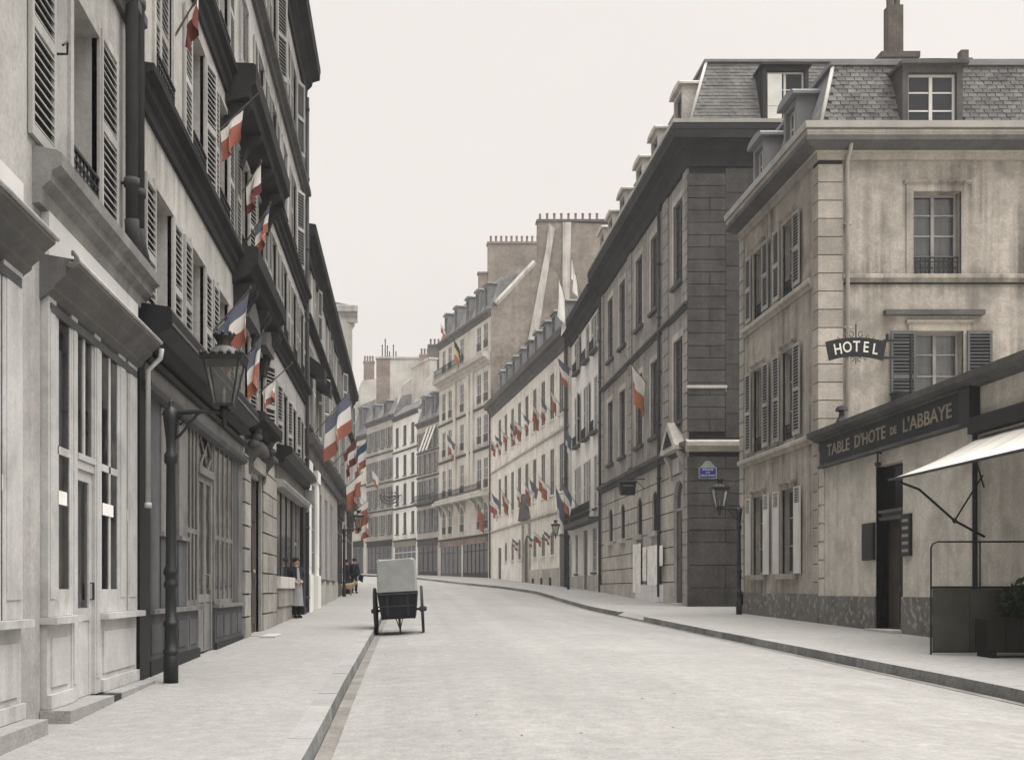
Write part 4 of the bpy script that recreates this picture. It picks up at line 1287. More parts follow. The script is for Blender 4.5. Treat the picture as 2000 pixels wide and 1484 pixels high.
word(fG, "D'HOTE", 2.86, 3.22, .38, 1.55, 'gilt')
word(fG, 'DE', 4.02, 3.20, .22, .28, 'gilt')
word(fG, "L'ABBAYE", 5.42, 3.22, .38, 1.95, 'gilt')

# ------------------------------------------------------------------ right side: the blackened palace with its corner
PD0, PD1 = 39.05, 56.6
zbP = gz(46)
Pp = thing('palace_wing', 'large smoke darkened abbey palace with quoin chains, mansard roof and dormers', 'building', (HC, PD1, zbP), -HALF)
fP = Frame(Pp, (HC, PD1), -HALF, zbP)
fQ = Frame(Pp, (HC, PD0), 0.0, zbP)
def up(d): return PD1 - d
LP, LQ = PD1 - PD0, 26.0
pb_ = [40.55, 44.4, 47.35, 51.05, 54.05]
hp = []
for z0, z1 in ((11.25, 14.25), (6.15, 9.2)):
    for b_ in pb_:
        hp.append((up(b_) - .68, up(b_) + .68, z0, z1))
gfw = [(up(b_) - .52, up(b_) + .52, 2.32, 3.95, True) for b_ in pb_[1:]]
pdoor = (up(41.3), up(39.8), -1.0, 4.0, True)
mb = MB(); wall_holes(mb, 0, LP, 5.0, 15.1, hp, rev=.14)
fP.part('wall', mb, 'palace')
mb = MB(); wall_holes(mb, 0, LP, -1.3, 5.0, gfw + [pdoor], rev=.16)
fP.part('wall', mb, 'palacegf')
for h in hp:
    window(fP, h[0], h[1], h[2], h[3], y=.08, rows=5, mt='soot2')
    sill(fP, h[0] - .12, h[1] + .12, h[2], 'soot2', .14, .14)
    fP.part('window_surround', MB().box(h[0] - .20, h[0], -.03, .02, h[2], h[3]).box(h[1], h[1] + .20, -.03, .02, h[2], h[3]).box(h[0] - .2, h[1] + .2, -.03, .02, h[3] + .002, h[3] + .25), 'palacegf')
for h in gfw:
    window(fP, h[0], h[1], h[2], h[3], y=.10, rows=3, mt='soot2')
    sill(fP, h[0] - .15, h[1] + .15, h[2], 'palacegf', .16, .2)
    bars = MB()
    for i in range(1, 5):
        x = h[0] + (h[1] - h[0]) * i / 5
        bars.box(x - .012, x + .012, .04, .065, h[2], h[3] - .02)
    fP.part('window_bars', bars, 'iron')
dm = MB().box(pdoor[0], pdoor[1], .12, .18, -1.0, 2.9).box(pdoor[0] + .1, pdoor[1] - .8, .10, .1205, -.6, 1.0).box(pdoor[0] + .8, pdoor[1] - .1, .10, .1205, -.6, 1.0).box(pdoor[0] + .1, pdoor[1] - .8, .10, .1205, 1.2, 2.7).box(pdoor[0] + .8, pdoor[1] - .1, .10, .1205, 1.2, 2.7)
fP.part('door', dm, 'brownwood')
fl = fP.part('fanlight', MB().box(pdoor[0], pdoor[1], .11, .17, 2.902, 3.0), 'frame')
fP.put('pane', pane_mesh(pdoor[1] - pdoor[0], 1.05, 'pane'), pdoor[0], .14, 3.0, fl)
fP.part('door_step', MB().box(pdoor[0] - .1, pdoor[1] + .1, -.2, .4, -1.2, -.52), 'stone')
cornice(fP, 'string_course', 0, LP, [(.05, 4.86), (-.12, 4.88), (-.14, 5.02), (-.26, 5.08), (-.27, 5.22), (.05, 5.34)], 'soot2')
cornice(fP, 'string_course', 0, LP, band(10.0, 10.22, .16), 'soot2')
lcornice(fQ, 'roof_cornice', LP + .05, LQ, bigcornice(14.95, 16.22, .72), 'soot')
lcornice(fQ, 'gutter_edge', LP, LQ, [(-.3, 16.24), (-.74, 16.24), (-.76, 16.36), (-.3, 16.36)], 'zincpipe')
# pediment over the door
xp = (pdoor[0] + pdoor[1]) / 2
ped = fP.part('pediment', MB().yprism([(xp - 1.15, 5.02), (xp + 1.15, 5.02), (xp + 1.15, 5.16), (xp, 6.12), (xp - 1.15, 5.16)], -.42, -.02), 'palacegf')
fP.put('pediment_tympanum', MB().yprism([(xp - .72, 5.20), (xp + .72, 5.20), (xp, 5.82)], -.435, -.421).mesh('pediment_tympanum', 'soot'), 0, 0, 0, ped)
fP.part('door_plaque', MB().box(xp - .5, xp + .5, -.10, -.0, 4.25, 4.82), 'stone')
for sx in (-1, 1):
    console(fP, xp + sx * .95, 4.1, 4.95, .22, .24, 'palacegf')
# quoin chains and rustication on the street side
for d_ in (56.3, 49.3, 42.45):
    z = 5.4
    while z < 14.8:
        if not 9.9 < z + .3 < 10.3:
            fP.part('quoin', MB().box(up(d_) - .42, up(d_) + .42, -.055, .02, z, z + .56), 'palace')
        z += .60
for d_ in (39.05 + .40,):
    z = -.65
    while z < 14.8:
        if not (4.75 < z + .3 < 5.35 or 9.9 < z + .3 < 10.3):
            fP.part('quoin', MB().box(up(d_) - .30, up(d_) + .34, -.055, .02, z, z + .41), 'palace')
        z += .45
mb = MB()
for i in range(7):                                   # horizontal joints of the ground storey, cut as dark grooves
    z = .25 + i * .66
    segs = [0] + sorted([v for h in gfw + [pdoor] if h[2] < z < h[3] for v in h[:2]]) + [LP - .75]
    for a, b_ in zip(segs[::2], segs[1::2]):
        mb.box(a, b_, -.006, .02, z, z + .035)
fP.part('course_joints', mb, 'soot')
fP.part('base_course', MB().box(0, pdoor[0] - .2, -.10, .02, -1.3, .20), 'palacegf')
z = .3
# posters pasted beside the door
for a, b_, z0, z1 in ((up(48.2), up(46.6), -.15, 1.95), (up(46.2), up(45.5), .35, 1.75), (up(45.3), up(43.3), .15, 1.75), (up(43.1), up(42.6), .9, 1.7)):
    fP.part('poster', MB().box(a, b_, -.118, -.104, z0, z1), 'paper')
fP.part('whitewash_patch', MB().box(up(47.8), up(42.5), -.112, -.102, -.5, .16), 'pale')
# the face towards the camera: a chain of big stones, then a recessed panel of ashlar
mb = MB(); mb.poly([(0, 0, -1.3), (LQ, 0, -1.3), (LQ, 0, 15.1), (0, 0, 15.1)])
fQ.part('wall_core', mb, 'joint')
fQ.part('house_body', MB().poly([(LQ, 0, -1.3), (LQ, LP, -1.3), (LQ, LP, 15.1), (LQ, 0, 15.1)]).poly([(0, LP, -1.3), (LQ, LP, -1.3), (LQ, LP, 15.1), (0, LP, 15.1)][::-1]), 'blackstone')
z = -.75; k = 0
while z < 14.7:
    h = .435 if z > 1.0 else .80
    low = z < 4.9
    if not (4.82 < z + h and z < 5.30):
        if low:
            cuts = [0, 1.28, 3.6] if k % 2 else [0, 2.0, 3.6]
            out = .07
        else:
            cuts = [0, 1.28] if k % 3 else [0, .72, 1.28]
            out = .09
        for a, b_ in zip(cuts, cuts[1:]):
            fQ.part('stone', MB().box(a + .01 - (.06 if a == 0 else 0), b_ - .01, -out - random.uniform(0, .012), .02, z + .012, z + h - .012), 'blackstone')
    z += h; k += 1
z = 5.35; k = 0
while z < 14.7:
    h = .87
    for a, b_ in ([(1.30, 2.25), (2.27, 3.6)] if k % 2 else [(1.30, 2.9), (2.92, 3.6)]):
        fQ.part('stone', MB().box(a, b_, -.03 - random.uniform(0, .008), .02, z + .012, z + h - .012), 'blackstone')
    z += h; k += 1
cornice(fQ, 'string_course', -.12, 3.6, [(.05, 4.86), (-.12, 4.88), (-.14, 5.0), (-.26, 5.06), (-.27, 5.20), (.05, 5.32)], 'palacegf')
cornice(fQ, 'pilaster_cap', -.1, 1.32, band(7.0, 7.2, .14), 'palacegf')
# mansard: steep slates, hip corner, flat top; open dormer towards the camera
pt = 19.1
fQ.part('roof', MB().hexa([(-.05, -.05, 16.25), (LQ, -.05, 16.25), (LQ, LP, 16.25), (-.05, LP, 16.25), (.88, .95, pt), (LQ, .95, pt), (LQ, LP, pt), (.88, LP, pt)]), 'slateF')
fQ.part('roof_flat', MB().box(.78, LQ, .85, LP, pt + .002, pt + .10), 'zinc')
fQ.part('roof_hip', MB().tube([(-.05, -.05, 16.28), (.86, .92, pt)], .06, 6), 'zincpipe', True)
mb = MB(); row = 0
Lm = math.hypot(1.0, pt - 16.25); sl, cl = (pt - 16.25) / Lm, 1.0 / Lm
s = .03
while s < Lm - .12:
    x = .93 * s / Lm + (.13 if row % 2 else 0)
    while x < 11.5:
        if not (2.5 < x + .1 < 4.3 and s < 2.3):
            y, z = -.05 + s * cl, 16.25 + s * sl
            t = random.uniform(.004, .016)
            mb.hexa([(x, y - .014 - t, z), (x + .24, y - .014 - t, z), (x + .24, y + .07 - t, z + .18), (x, y + .07 - t, z + .18), (x, y - t, z), (x + .24, y - t, z), (x + .24, y + .085, z + .18), (x, y + .085, z + .18)])
        x += .253
    row += 1; s += .15
ss = fQ.part('slates', mb, 'slate'); ss['kind'] = 'stuff'
dormer(fQ, 3.40, 16.34, 1.62, 2.15, y0=-.10, depth=1.7, mt='blackwood', wm='frameW', rise=.03)
fQ.part('open_casement', MB().box(2.75, 3.25, -.14, -.10, 16.5, 17.05).box(2.75, 3.25, -.135, -.11, 17.07, 18.2), 'frameW')
for b_ in pb_ + [56.4]:
    dormer(fP, up(b_), 16.26, 1.3, 2.0, y0=-.02, depth=1.6, mt='palacegf', wm='soot2')
fP.part('roof_vent', MB().lathe(up(53.0), .35, [(.28, 16.3), (.28, 17.0), (.05, 17.25)], 10), 'zinc')
for d_ in (56.48, 43.2):
    downpipe(fP, up(d_), -.3, 15.0, .07, -.12)
chimney(fQ, 8.25, 3.2, pt, 1.35, .75, 1.5, 0, 'brickdark')
fQ.part('chimney_shaft', MB().box(8.55, 9.12, 3.35, 3.8, pt + 1.502, pt + 3.4).hexa([(8.0, 3.2, pt), (8.24, 3.2, pt), (8.24, 3.9, pt), (8.0, 3.9, pt), (8.22, 3.2, pt + 1.1), (8.24, 3.2, pt + 1.1), (8.24, 3.9, pt + 1.1), (8.22, 3.9, pt + 1.1)]).lathe(8.68, 3.55, [(.13, pt + 3.4), (.15, pt + 4.1), (.10, pt + 4.2)], 8).lathe(8.95, 3.55, [(.13, pt + 3.4), (.12, pt + 3.9), (.05, pt + 4.0)], 8), 'brickdark')
fQ.part('chimney_stub', MB().box(10.6, 11.1, 2.0, 2.5, pt, pt + .7).box(10.72, 11.0, 2.1, 2.4, pt + .7, pt + 1.05), 'brickdark')

# ------------------------------------------------------------------ right side: E, F and the far houses
E_, fE, LE = house('town_house', 'narrow pale house with shutters squeezed between palace and cream building', (HC, 67.0), (HC, 56.75), 15.0,
    [(4.3, 7.1), (8.4, 11.3), (12.7, 14.6)], [67 - 64.3, 67 - 61.0, 67 - 58.4], 1.15, 'pale', zg=-1.2, roofh=1.2, roofm='slateF', corn=None, sh='frameW', blind=.3, sillm='soot2',
    gf=[(1.6, 2.6, .9, 3.2, False, 'window'), (4.6, 6.0, -.6, 3.3, False, 'door'), (7.6, 8.9, .9, 3.3, False, 'window')], framem='frameW')
cornice(fE, 'roof_cornice', 0, LE - .05, bigcornice(14.7, 15.75, .72), 'soot')
for b_ in (2.7, 6.0, 8.6):
    for z in (8.4, 12.7):
        fE.part('balconet', MB().box(b_ - .75, b_ + .75, -.28, .02, z - .20, z - .08), 'soot2')
        railing(fE, b_ - .72, b_ + .72, z - .08, .55, y=-.26)
fE.part('balcony_slab', MB().box(.3, LE - .4, -.6, .02, 3.55, 3.78), 'soot2')
railing(fE, .3, LE - .4, 3.78, .8, y=-.58)
fE.part('plinth', MB().box(.0, 4.4, -.08, .02, -1.2, .75).box(6.2, LE, -.08, .02, -1.2, .75), 'palacegf')
Fp0, Fp1 = (7.25, 95.7), (9.86, 67.1)
LFc = math.hypot(Fp1[0] - Fp0[0], Fp1[1] - Fp0[1])
fb = [LFc - t for t in (24.1, 21.3, 18.45, 15.65, 12.85, 10.1, 7.3, 4.6, 1.95)]
F_, fFc, _ = house('cream_building', 'long cream building hung with two rows of flags, dormers along its roof', Fp0, Fp1, 15.9,
    [(11.0, 14.0), (6.1, 9.1)], fb, 1.15, 'cream', strings=[(9.85, 10.05, .10, 'stone2'), (4.78, 5.0, .12, 'stone2')], zg=-1.0, depth=9, roofh=2.4, roofm='slateF', corn=(1.1, .6), cornm='soot2', sillm='cream',
    gf=[(b_ - .5, b_ + .5, 2.2, 3.75, True, 'window') for b_ in fb[1:4] + fb[5:8]] + [(fb[0] - .7, fb[0] + .7, .2, 3.4, False, 'door'), (fb[4] - 1.0, fb[4] + 1.0, .3, 3.9, True, 'door'), (fb[8] - .6, fb[8] + .8, -.3, 3.5, False, 'door')],
    dorm=[fb[i] for i in range(9)], framem='frame')
for i, b_ in enumerate(fb):
    for z in (10.1, 5.05):                       # shallow panels run down below every window
        fFc.part('apron_panel', MB().box(b_ - .62, b_ + .62, -.04, .01, z + .08, z + .9), 'cream')
fFc.part('plinth', MB().box(fb[4] + 1.2, fb[8] - .7, -.10, .02, -1.0, 1.35), 'palacegf')
fFc.part('whitewash_patch', MB().box(fb[0] + .9, fb[4] - 1.2, -.05, -.003, .45, 1.95), 'pale')
for i in (5, 6, 7):
    fFc.part('cellar_window', MB().box(fb[i] - .45, fb[i] + .25, -.115, -.09, -.1, .75), 'soot')
x = fb[4]
fFc.part('pediment', MB().yprism([(x - 1.4, 5.0), (x + 1.4, 5.0), (x, 6.9)], -.4, .0), 'soot2')
fFc.part('door_surround', MB().box(x - 1.35, x - 1.02, -.14, .02, .0, 4.7).box(x + 1.02, x + 1.35, -.14, .02, .0, 4.7), 'palacegf')
downpipe(fFc, LFc - .1, .0, 15.2, .12, -.16, 'lead')
downpipe(fFc, .35, .6, 15.2, .07, -.12, 'lead')

Gp0, Gp1 = (3.2, 109.7), (7.25, 95.75)
gb = [1.5, 3.4, 6.9, 11.6, 13.35]
G_, fGm, LGm = house('apartment_building', 'tall ornate stone apartment building with balconies and stepped dormers at the bend', Gp0, Gp1, 24.3,
    [(5.3, 7.7), (8.9, 11.6), (12.9, 15.4), (16.5, 19.2), (21.2, 23.4)], gb, 1.05, 'stone', strings=[(12.3, 12.55), (16.0, 16.2)], zg=-.5, depth=11, roofh=3.0, corn=(.6, .35), rail=True, sillm='stone', framem='frameW',
    gf=[(.5, 6.8, .8, 4.1, False, 'shop', 'greywood', 'brickred'), (7.3, 13.9, .8, 4.1, False, 'shop', 'blackwood', 'brickred')], dorm=[2, 5, 8.4, 11, 13.2])
cornice(fGm, 'main_cornice', 0, LGm, bigcornice(19.6, 20.6, .75), 'stone2')
railing(fGm, .3, 9.2, 20.6, .9, y=-.68)
for z, out in ((8.45, .85),):
    fGm.part('stone_balcony', MB().box(.2, LGm - .2, -out, .02, z - .3, z).box(1.2, LGm - .4, -out - .05, -out + .1, z - .002, z + .14), 'stone')
    railing(fGm, .4, LGm - .4, z, .85, y=-out + .1)
for x in (5.1, 8.9, 10.0):
    fGm.part('pilaster', MB().box(x - .35, x + .35, -.16, .02, 8.5, 19.6), 'stone')
for x in gb:
    console(fGm, x - .8, 7.1, 8.15, .6, .3, 'stone2')
    console(fGm, x + .8, 7.1, 8.15, .6, .3, 'stone2')
# the great party wall and chimney stacks behind the cream building
fW = Frame(G_, (7.3, 95.6), 0.0, gz(102))
prof = [(0, 15), (0, 24.4), (.5, 24.6), (3.7, 28.2), (4.05, 28.2), (4.05, 31.9), (11.5, 31.6), (13, 20), (13, 15)]
fW.part('party_wall', MB().yprism(prof, 0, .8), 'brick')
fW.part('stack_coping', MB().box(3.95, 11.6, -.12, .92, 31.85, 32.05), 'soot2')
fW.part('gable_coping', MB().tube([(.4, .1, 24.75), (3.8, .1, 28.35)], .28, 6), 'flue')
fW.part('flue', MB().yprism([(6.15, 25.2), (6.75, 24.9), (6.9, 31.7), (6.2, 31.7)], -.35, .0), 'flue')
fW.part('flue', MB().yprism([(2.6, 18.5), (3.5, 18.5), (5.5, 31.2), (5.0, 31.6), (4.75, 29.5)], -.30, .0), 'flue')
for i in range(9):
    fW.put('chimney_pot', MB().lathe(0, 0, [(.14, 0), (.12, .1), (.10, .55), (.12, .62)], 8).mesh('chimney_pot', 'clay', True) if i == 0 else bpy.data.meshes['chimney_pot'], 4.3 + i * .62, .4, 32.04)
fX = Frame(G_, (5.4, 106), 0.0, gz(102))
fX.part('chimney_wall', MB().box(2.4, 7.6, 0, .9, 20, 33.2).box(2.3, 7.7, -.1, 1.0, 33.2, 33.4), 'brick')
for i in range(10):
    fX.put('chimney_pot', bpy.data.meshes['chimney_pot'], 2.7 + i * .5, .4, 33.39)
fX.part('chimney_wall', MB().box(1.5, 2.38, .2, .9, 20, 30.4).box(1.4, 2.42, .1, 1.0, 30.4, 30.55), 'brickred')

Hp0, Hp1 = (1.07, 115.4), (3.2, 109.75)
H_, fH, LH = house('town_house', 'narrow grey house with striped blind beside the ornate stone building', Hp0, Hp1, 17.2,
    [(5.9, 8.2), (9.0, 11.2), (11.9, 13.9), (14.4, 16.2)], [.8, 2.2, 3.6, 5.0], .8, 'stone2', strings=[(8.5, 8.7), (11.4, 11.6), (14.0, 14.15)], zg=.0, roofh=3.2, corn=(.5, .3), sh='shutter', gf=[(.3, 5.6, 1.1, 4.4, False, 'shop', 'blackwood', 'signblack')], framem='frame', dorm=[1.6, 4.2])
for i in range(3):
    fH.part('blind_strip', MB().hexa([(2.6 + i * .95, -.9, 14.0), (3.0 + i * .95, -.9, 14.0), (3.0 + i * .95, -.85, 14.0), (2.6 + i * .95, -.85, 14.0), (3.0 + i * .95, -.1, 16.5), (3.5 + i * .95, -.1, 16.5), (3.5 + i * .95, -.05, 16.5), (3.0 + i * .95, -.05, 16.5)]), 'canvas')
fH2 = Frame(H_, (2.2, 118.0), 0.0, gz(112.5))
fH2.part('chimney_wall', MB().box(.1, 1.9, 0, .8, 17, 26.0).box(.0, 2.0, -.1, .9, 26.0, 26.2), 'soot2')
for i in range(4):
    fH2.put('chimney_pot', bpy.data.meshes['chimney_pot'], .35 + .42 * i, .4, 26.19)
fH.part('balcony_slab', MB().box(.2, 5.8, -.5, .02, 8.72, 8.86), 'soot2')
railing(fH, .3, 5.7, 8.86, .8, y=-.46)
Ip0, Ip1 = (-1.54, 122.4), (1.07, 115.45)
I_, fI, LI = house('town_house', 'white plastered house of five storeys in the far curve', Ip0, Ip1, 18.9,
    [(6.0, 8.3), (9.2, 11.4), (12.3, 14.5), (15.6, 17.7)], [1.3, 3.7, 6.1], .95, 'pale', strings=[(8.7, 8.9), (11.8, 12.0), (14.9, 15.1)], zg=.2, roofh=1.3, corn=(.45, .35), cornm='soot2', gf=[(.5, 7.0, 1.3, 4.6, False, 'shop', 'frameW', 'gilt')], framem='soot2')
fI.part('chimney_wall', MB().box(1.6, 7.0, 1.6, 2.4, 18.9, 24.3).box(1.5, 7.1, 1.5, 2.5, 24.3, 24.5), 'flue')
Jp0, Jp1 = (-4.8, 129.8), (-1.54, 122.45)
J_, fJ, LJ = house('town_house', 'tan house with crowded windows in the far curve, brick chimney wall above', Jp0, Jp1, 19.4,
    [(6.2, 8.4), (9.3, 11.5), (12.5, 14.7), (16.0, 18.2)], [1.0, 2.9, 4.9, 6.9], .9, 'stone2', strings=[(8.8, 9.0), (11.9, 12.1), (15.3, 15.5)], zg=.4, roofh=2.2, corn=(.5, .35), sh='shutter', gf=[(.4, 7.6, 1.5, 4.8, False, 'shop', 'brownwood', 'signgrey')], dorm=[2.2, 5.6])
fK0 = Frame(J_, (-4.0, 128.5), 0.0, gz(126))
fK0.part('chimney_wall', MB().box(.4, 2.0, 0, .8, 18, 26.9), 'brickred')
fK0.part('chimney_wall', MB().box(2.0, 6.3, .05, .8, 18, 26.9).box(.3, 6.4, -.1, .9, 26.9, 27.1), 'flue')
for i, (x, h) in enumerate(((1.1, 1.5), (1.45, 2.2), (1.7, 1.4), (1.95, .7), (2.4, 1.5), (2.7, .7))):
    fK0.part('chimney_pipe', MB().lathe(x, .4, [(.07, 27.1), (.06, 27.1 + h * .85), (.10, 27.1 + h * .9), (.04, 27.1 + h)], 8), 'lead')
Kp0, Kp1 = (-12.5, 146.0), (-4.8, 129.85)
K_, fK, LK_ = house('town_house', 'farthest house at the end of the street with steep roof', Kp0, Kp1, 18.2,
    [(6.8, 8.8), (9.8, 11.8), (12.8, 14.8), (15.4, 17.2)], [1.5 + 2.3 * i for i in range(7)], .95, 'stone', strings=[(9.2, 9.4), (12.2, 12.4), (15.0, 15.2)], zg=.5, roofh=4.2, corn=(.5, .35), sh='shutter', gf=[(.6, 8.4, 1.9, 5.0, False, 'shop'), (9.0, 17, 1.7, 5.0, False, 'shop')], dorm=[12.5, 16])
fK.part('gable_wall', MB().xprism([(0, 18.2), (1.2, 22.6), (5, 25.0), (9, 22.4), (10, 18.2)], LK_ - .3, LK_ + .02), 'flue')

fK2 = Frame(K_, (-7.2, 134.2), 0.0, gz(138))
fK2.part('chimney_wall', MB().yprism([(.2, 18), (.9, 23.2), (1.7, 25.4), (3.4, 25.6), (3.4, 18)], 0, .7), 'flue')
fK2.part('chimney_stack', MB().box(1.9, 3.2, .1, .7, 25.5, 27.6).box(1.82, 3.28, .05, .75, 27.6, 27.8), 'brickred')
for i in range(4):
    fK2.put('chimney_pot', bpy.data.meshes['chimney_pot'], 2.05 + .32 * i, .4, 27.79)
fI2 = Frame(I_, (-.6, 121.0), 0.0, gz(119))
fI2.part('chimney_stack', MB().box(2.0, 3.1, .0, .6, 19, 25.6).box(1.92, 3.18, -.05, .65, 25.6, 25.8), 'brick')
for i in range(3):
    fI2.put('chimney_pot', bpy.data.meshes['chimney_pot'], 2.2 + .34 * i, .3, 25.79)

fI.part('gable_wall', MB().xprism([(.3, 18.9), (1.0, 22.0), (3.0, 23.6), (6.0, 23.6), (8, 18.9)], LI - .5, LI - .1), 'flue')
fJ.part('gable_wall', MB().xprism([(.3, 19.4), (1.2, 22.8), (3.5, 24.6), (6.0, 24.4), (8, 19.4)], LJ - .5, LJ - .1), 'flue')
# ------------------------------------------------------------------ street lamps
def street_lamp(label, X, Y, arm, rot=0.0, bx=.60, zbase=None):
    zb = gz(Y) if zbase is None else zbase
    r = thing('street_lamp', label, 'street lamp', (X, Y, zb), rot, 'gas lamps along the street')
    post = MB().lathe(0, 0, [(.085, 0), (.085, .30), (.078, .31), (.092, .33), (.092, .36), (.075, .38), (.072, .62), (.084, .64), (.084, .68), (.064, .70), (.062, 1.06), (.080, 1.08), (.080, 1.12), (.066, 1.15), (.066, 1.20), (.084, 1.22), (.084, 1.26), (.060, 1.32), (.052, 2.45), (.075, 2.48), (.078, 2.56), (.052, 2.60), (.058, 2.75), (.085, 2.95), (.09, 3.05), (.05, 3.08), (.02, 3.11), (.03, 3.15), (.004, 3.20)], 14)
    link('post', post.mesh('post', 'ironlamp', True), r)
    s = arm
    a = MB().tube([(-.10 * s, 0, 3.02), (0, 0, 3.03), (bx * .5 * s, 0, 3.05), ((bx + .10) * s, 0, 3.05)], [.014, .03, .026, .02], 8)
    a.tube([(0, 0, 2.72), (.10 * s, 0, 2.78), (.20 * s, 0, 2.90), (.30 * s, 0, 3.02), (.34 * s, 0, 3.04)], .018, 6)
    a.tube([(.10 * s, 0, 2.90), (.16 * s, 0, 2.95), (.13 * s, 0, 3.0), (.08 * s, 0, 2.97)], .012, 6)
    a.lathe(bx * s, 0, [(.005, 2.86), (.035, 2.92), (.02, 2.97), (.05, 3.0), (.05, 3.10), (.03, 3.12)], 10)
    link('arm', a.mesh('arm', 'ironlamp', True), r)
    # lantern: four tapering panes in an iron cage, pierced crown, ventilator
    lx = bx * s; b0, t0, z0, z1 = .105, .195, 3.13, 3.60
    cage = MB()
    cs = [(-1, -1), (1, -1), (1, 1), (-1, 1)]
    for q in cs:
        cage.tube([(lx + q[0] * b0, q[1] * b0, z0), (lx + q[0] * t0, q[1] * t0, z1)], .012, 6)
    cage.zprism([(lx + q[0] * (b0 + .012), q[1] * (b0 + .012)) for q in cs], z0 - .03, z0)
    cage.zprism([(lx + q[0] * (t0 + .03), q[1] * (t0 + .03)) for q in cs], z1, z1 + .05, 0, 1.06)
    for side in range(4):
        for i in range(5):
            t = (i + .5) / 5 * 2 - 1
            px, py = ((t, -1), (1, t), (-t, 1), (-1, -t))[side]
            x, y = lx + px * (t0 + .03), py * (t0 + .03)
            cage.lathe(x, y, [(.022, z1 + .05), (.03, z1 + .075), (.012, z1 + .10), (.002, z1 + .11)], 6)
    lan = link('lantern', cage.mesh('lantern', 'ironlamp'), r)
    for side in range(4):
        (ax, ay), (bx_, by_) = cs[side], cs[(side + 1) % 4]
        g = MB().poly([(lx + ax * b0, ay * b0, z0), (lx + bx_ * b0, by_ * b0, z0), (lx + bx_ * t0, by_ * t0, z1), (lx + ax * t0, ay * t0, z1)])
        link('pane', g.mesh('pane', 'lampglass'), lan)
    dome = MB().lathe(lx, 0, [(t0 + .02, z1 + .051), (t0 - .02, z1 + .10), (.13, z1 + .16), (.09, z1 + .18)], 12)
    link('dome', dome.mesh('dome', 'greywood2', True), lan)
    vent = MB().lathe(lx, 0, [(.085, z1 + .17), (.09, z1 + .19), (.075, z1 + .22), (.11, z1 + .28), (.12, z1 + .30)], 12)
    for i in range(8):
        an = 2 * math.pi * i / 8
        vent.lathe(lx + .11 * math.cos(an), .11 * math.sin(an), [(.02, z1 + .30), (.022, z1 + .32), (.004, z1 + .345)], 5)
    link('ventilator', vent.mesh('ventilator', 'ironlamp', True), lan)
    link('burner', MB().lathe(lx, 0, [(.02, z0), (.012, z0 + .12), (.022, z0 + .14), (.004, z0 + .20)], 8).mesh('burner', 'letterw'), lan)
    return r
street_lamp('near gas lamp with arm over pavement before the dark shop front', -2.66, 12.4, 1)
street_lamp('far gas lamp on left pavement beside two standing people', -2.86, 50.0, 1, bx=.66)
street_lamp('gas lamp at the corner between blackened palace and hotel', 9.62, 31.9, -1, bx=.56)
street_lamp('gas lamp on right pavement before the cream building', 9.15, 62.5, -1, bx=.72)

# ------------------------------------------------------------------ signs
r = thing('hotel_sign', 'black arched iron sign reading HOTEL projecting over right pavement', 'sign', (HC - .05, 21.85, gz(21.85)), 0.0)
zo = EYE - gz(21.85)
def arc_band(x0, x1, zc, h, sag, y0, y1, n=12):
    pts_t, pts_b = [], []
    for i in range(n + 1):
        t = i / n; u = 2 * t - 1
        x = x0 + (x1 - x0) * t
        pts_t.append((x + .04 * u, zc + h / 2 - sag * u * u))
        pts_b.append((x - .03 * u, zc - h / 2 - sag * u * u))
    return MB().yprism(pts_b + pts_t[::-1], y0, y1)
xa, xb = -1.60, -.48
cx_, zc_ = (xa + xb) / 2, zo + 4.80
link('plate', arc_band(xa, xb, zc_, .37, .085, -.025, .025).mesh('plate', 'signblack'), r)
for i, ch in enumerate('HOTEL'):
    u = (i - 2) / 2.55
    me = text_mesh(ch, .30, 'letterw', .005, .003)
    for v in me.vertices:
        v.co.x *= .78
    o = link('letter', me, r, (cx_ + u * .47, -.032, zc_ - .085 * u * u - .005))
    o.rotation_euler = (R(90), R(12) * u, 0)
ir = MB().tube([(.05, 0, zo + 3.7), (.05, 0, zo + 5.02)], .028, 8).box(xb - .02, .05, -.018, .018, zo + 4.90, zo + 4.95).box(xb - .05, .05, -.018, .018, zo + 4.56, zo + 4.61).tube([(-.42, 0, zo + 4.95), (-.42, 0, zo + 5.06)], .03, 6)
link('bracket', ir.mesh('bracket', 'iron'), r)
sc = MB()
for sx in (-1, 1):
    for (ox, oz, rad, up_) in ((.10, .24, .07, 1), (.24, .21, .05, 1), (.08, -.23, .06, -1), (.19, -.21, .045, -1), (.36, .19, .035, 1)):
        pts = [(cx_ + sx * (ox + rad * (1 - t / 14) * math.cos(t * .55 + 1.2)), 0, zc_ + oz - .03 * (ox > .2) + rad * (1 - t / 14) * math.sin(t * .55 + 1.2) * up_) for t in range(12)]
        sc.tube(pts, .008, 5)
sc.tube([(cx_, 0, zc_ + .18), (cx_, 0, zc_ + .40)], .012, 6).lathe(cx_, 0, [(.004, zc_ + .40), (.02, zc_ + .42), (.004, zc_ + .47)], 6).tube([(cx_, 0, zc_ - .18), (cx_, 0, zc_ - .33)], .010, 6)
link('scrollwork', sc.mesh('scrollwork', 'iron'), r)
link('flower_bowl', MB().lathe(-.33, 4.2, [(.02, zo + 4.22), (.20, zo + 4.30), (.30, zo + 4.46), (.34, zo + 4.52), (.34, zo + 4.56), (.05, zo + 4.57)], 12).mesh('flower_bowl', 'iron', True), r) if False else None

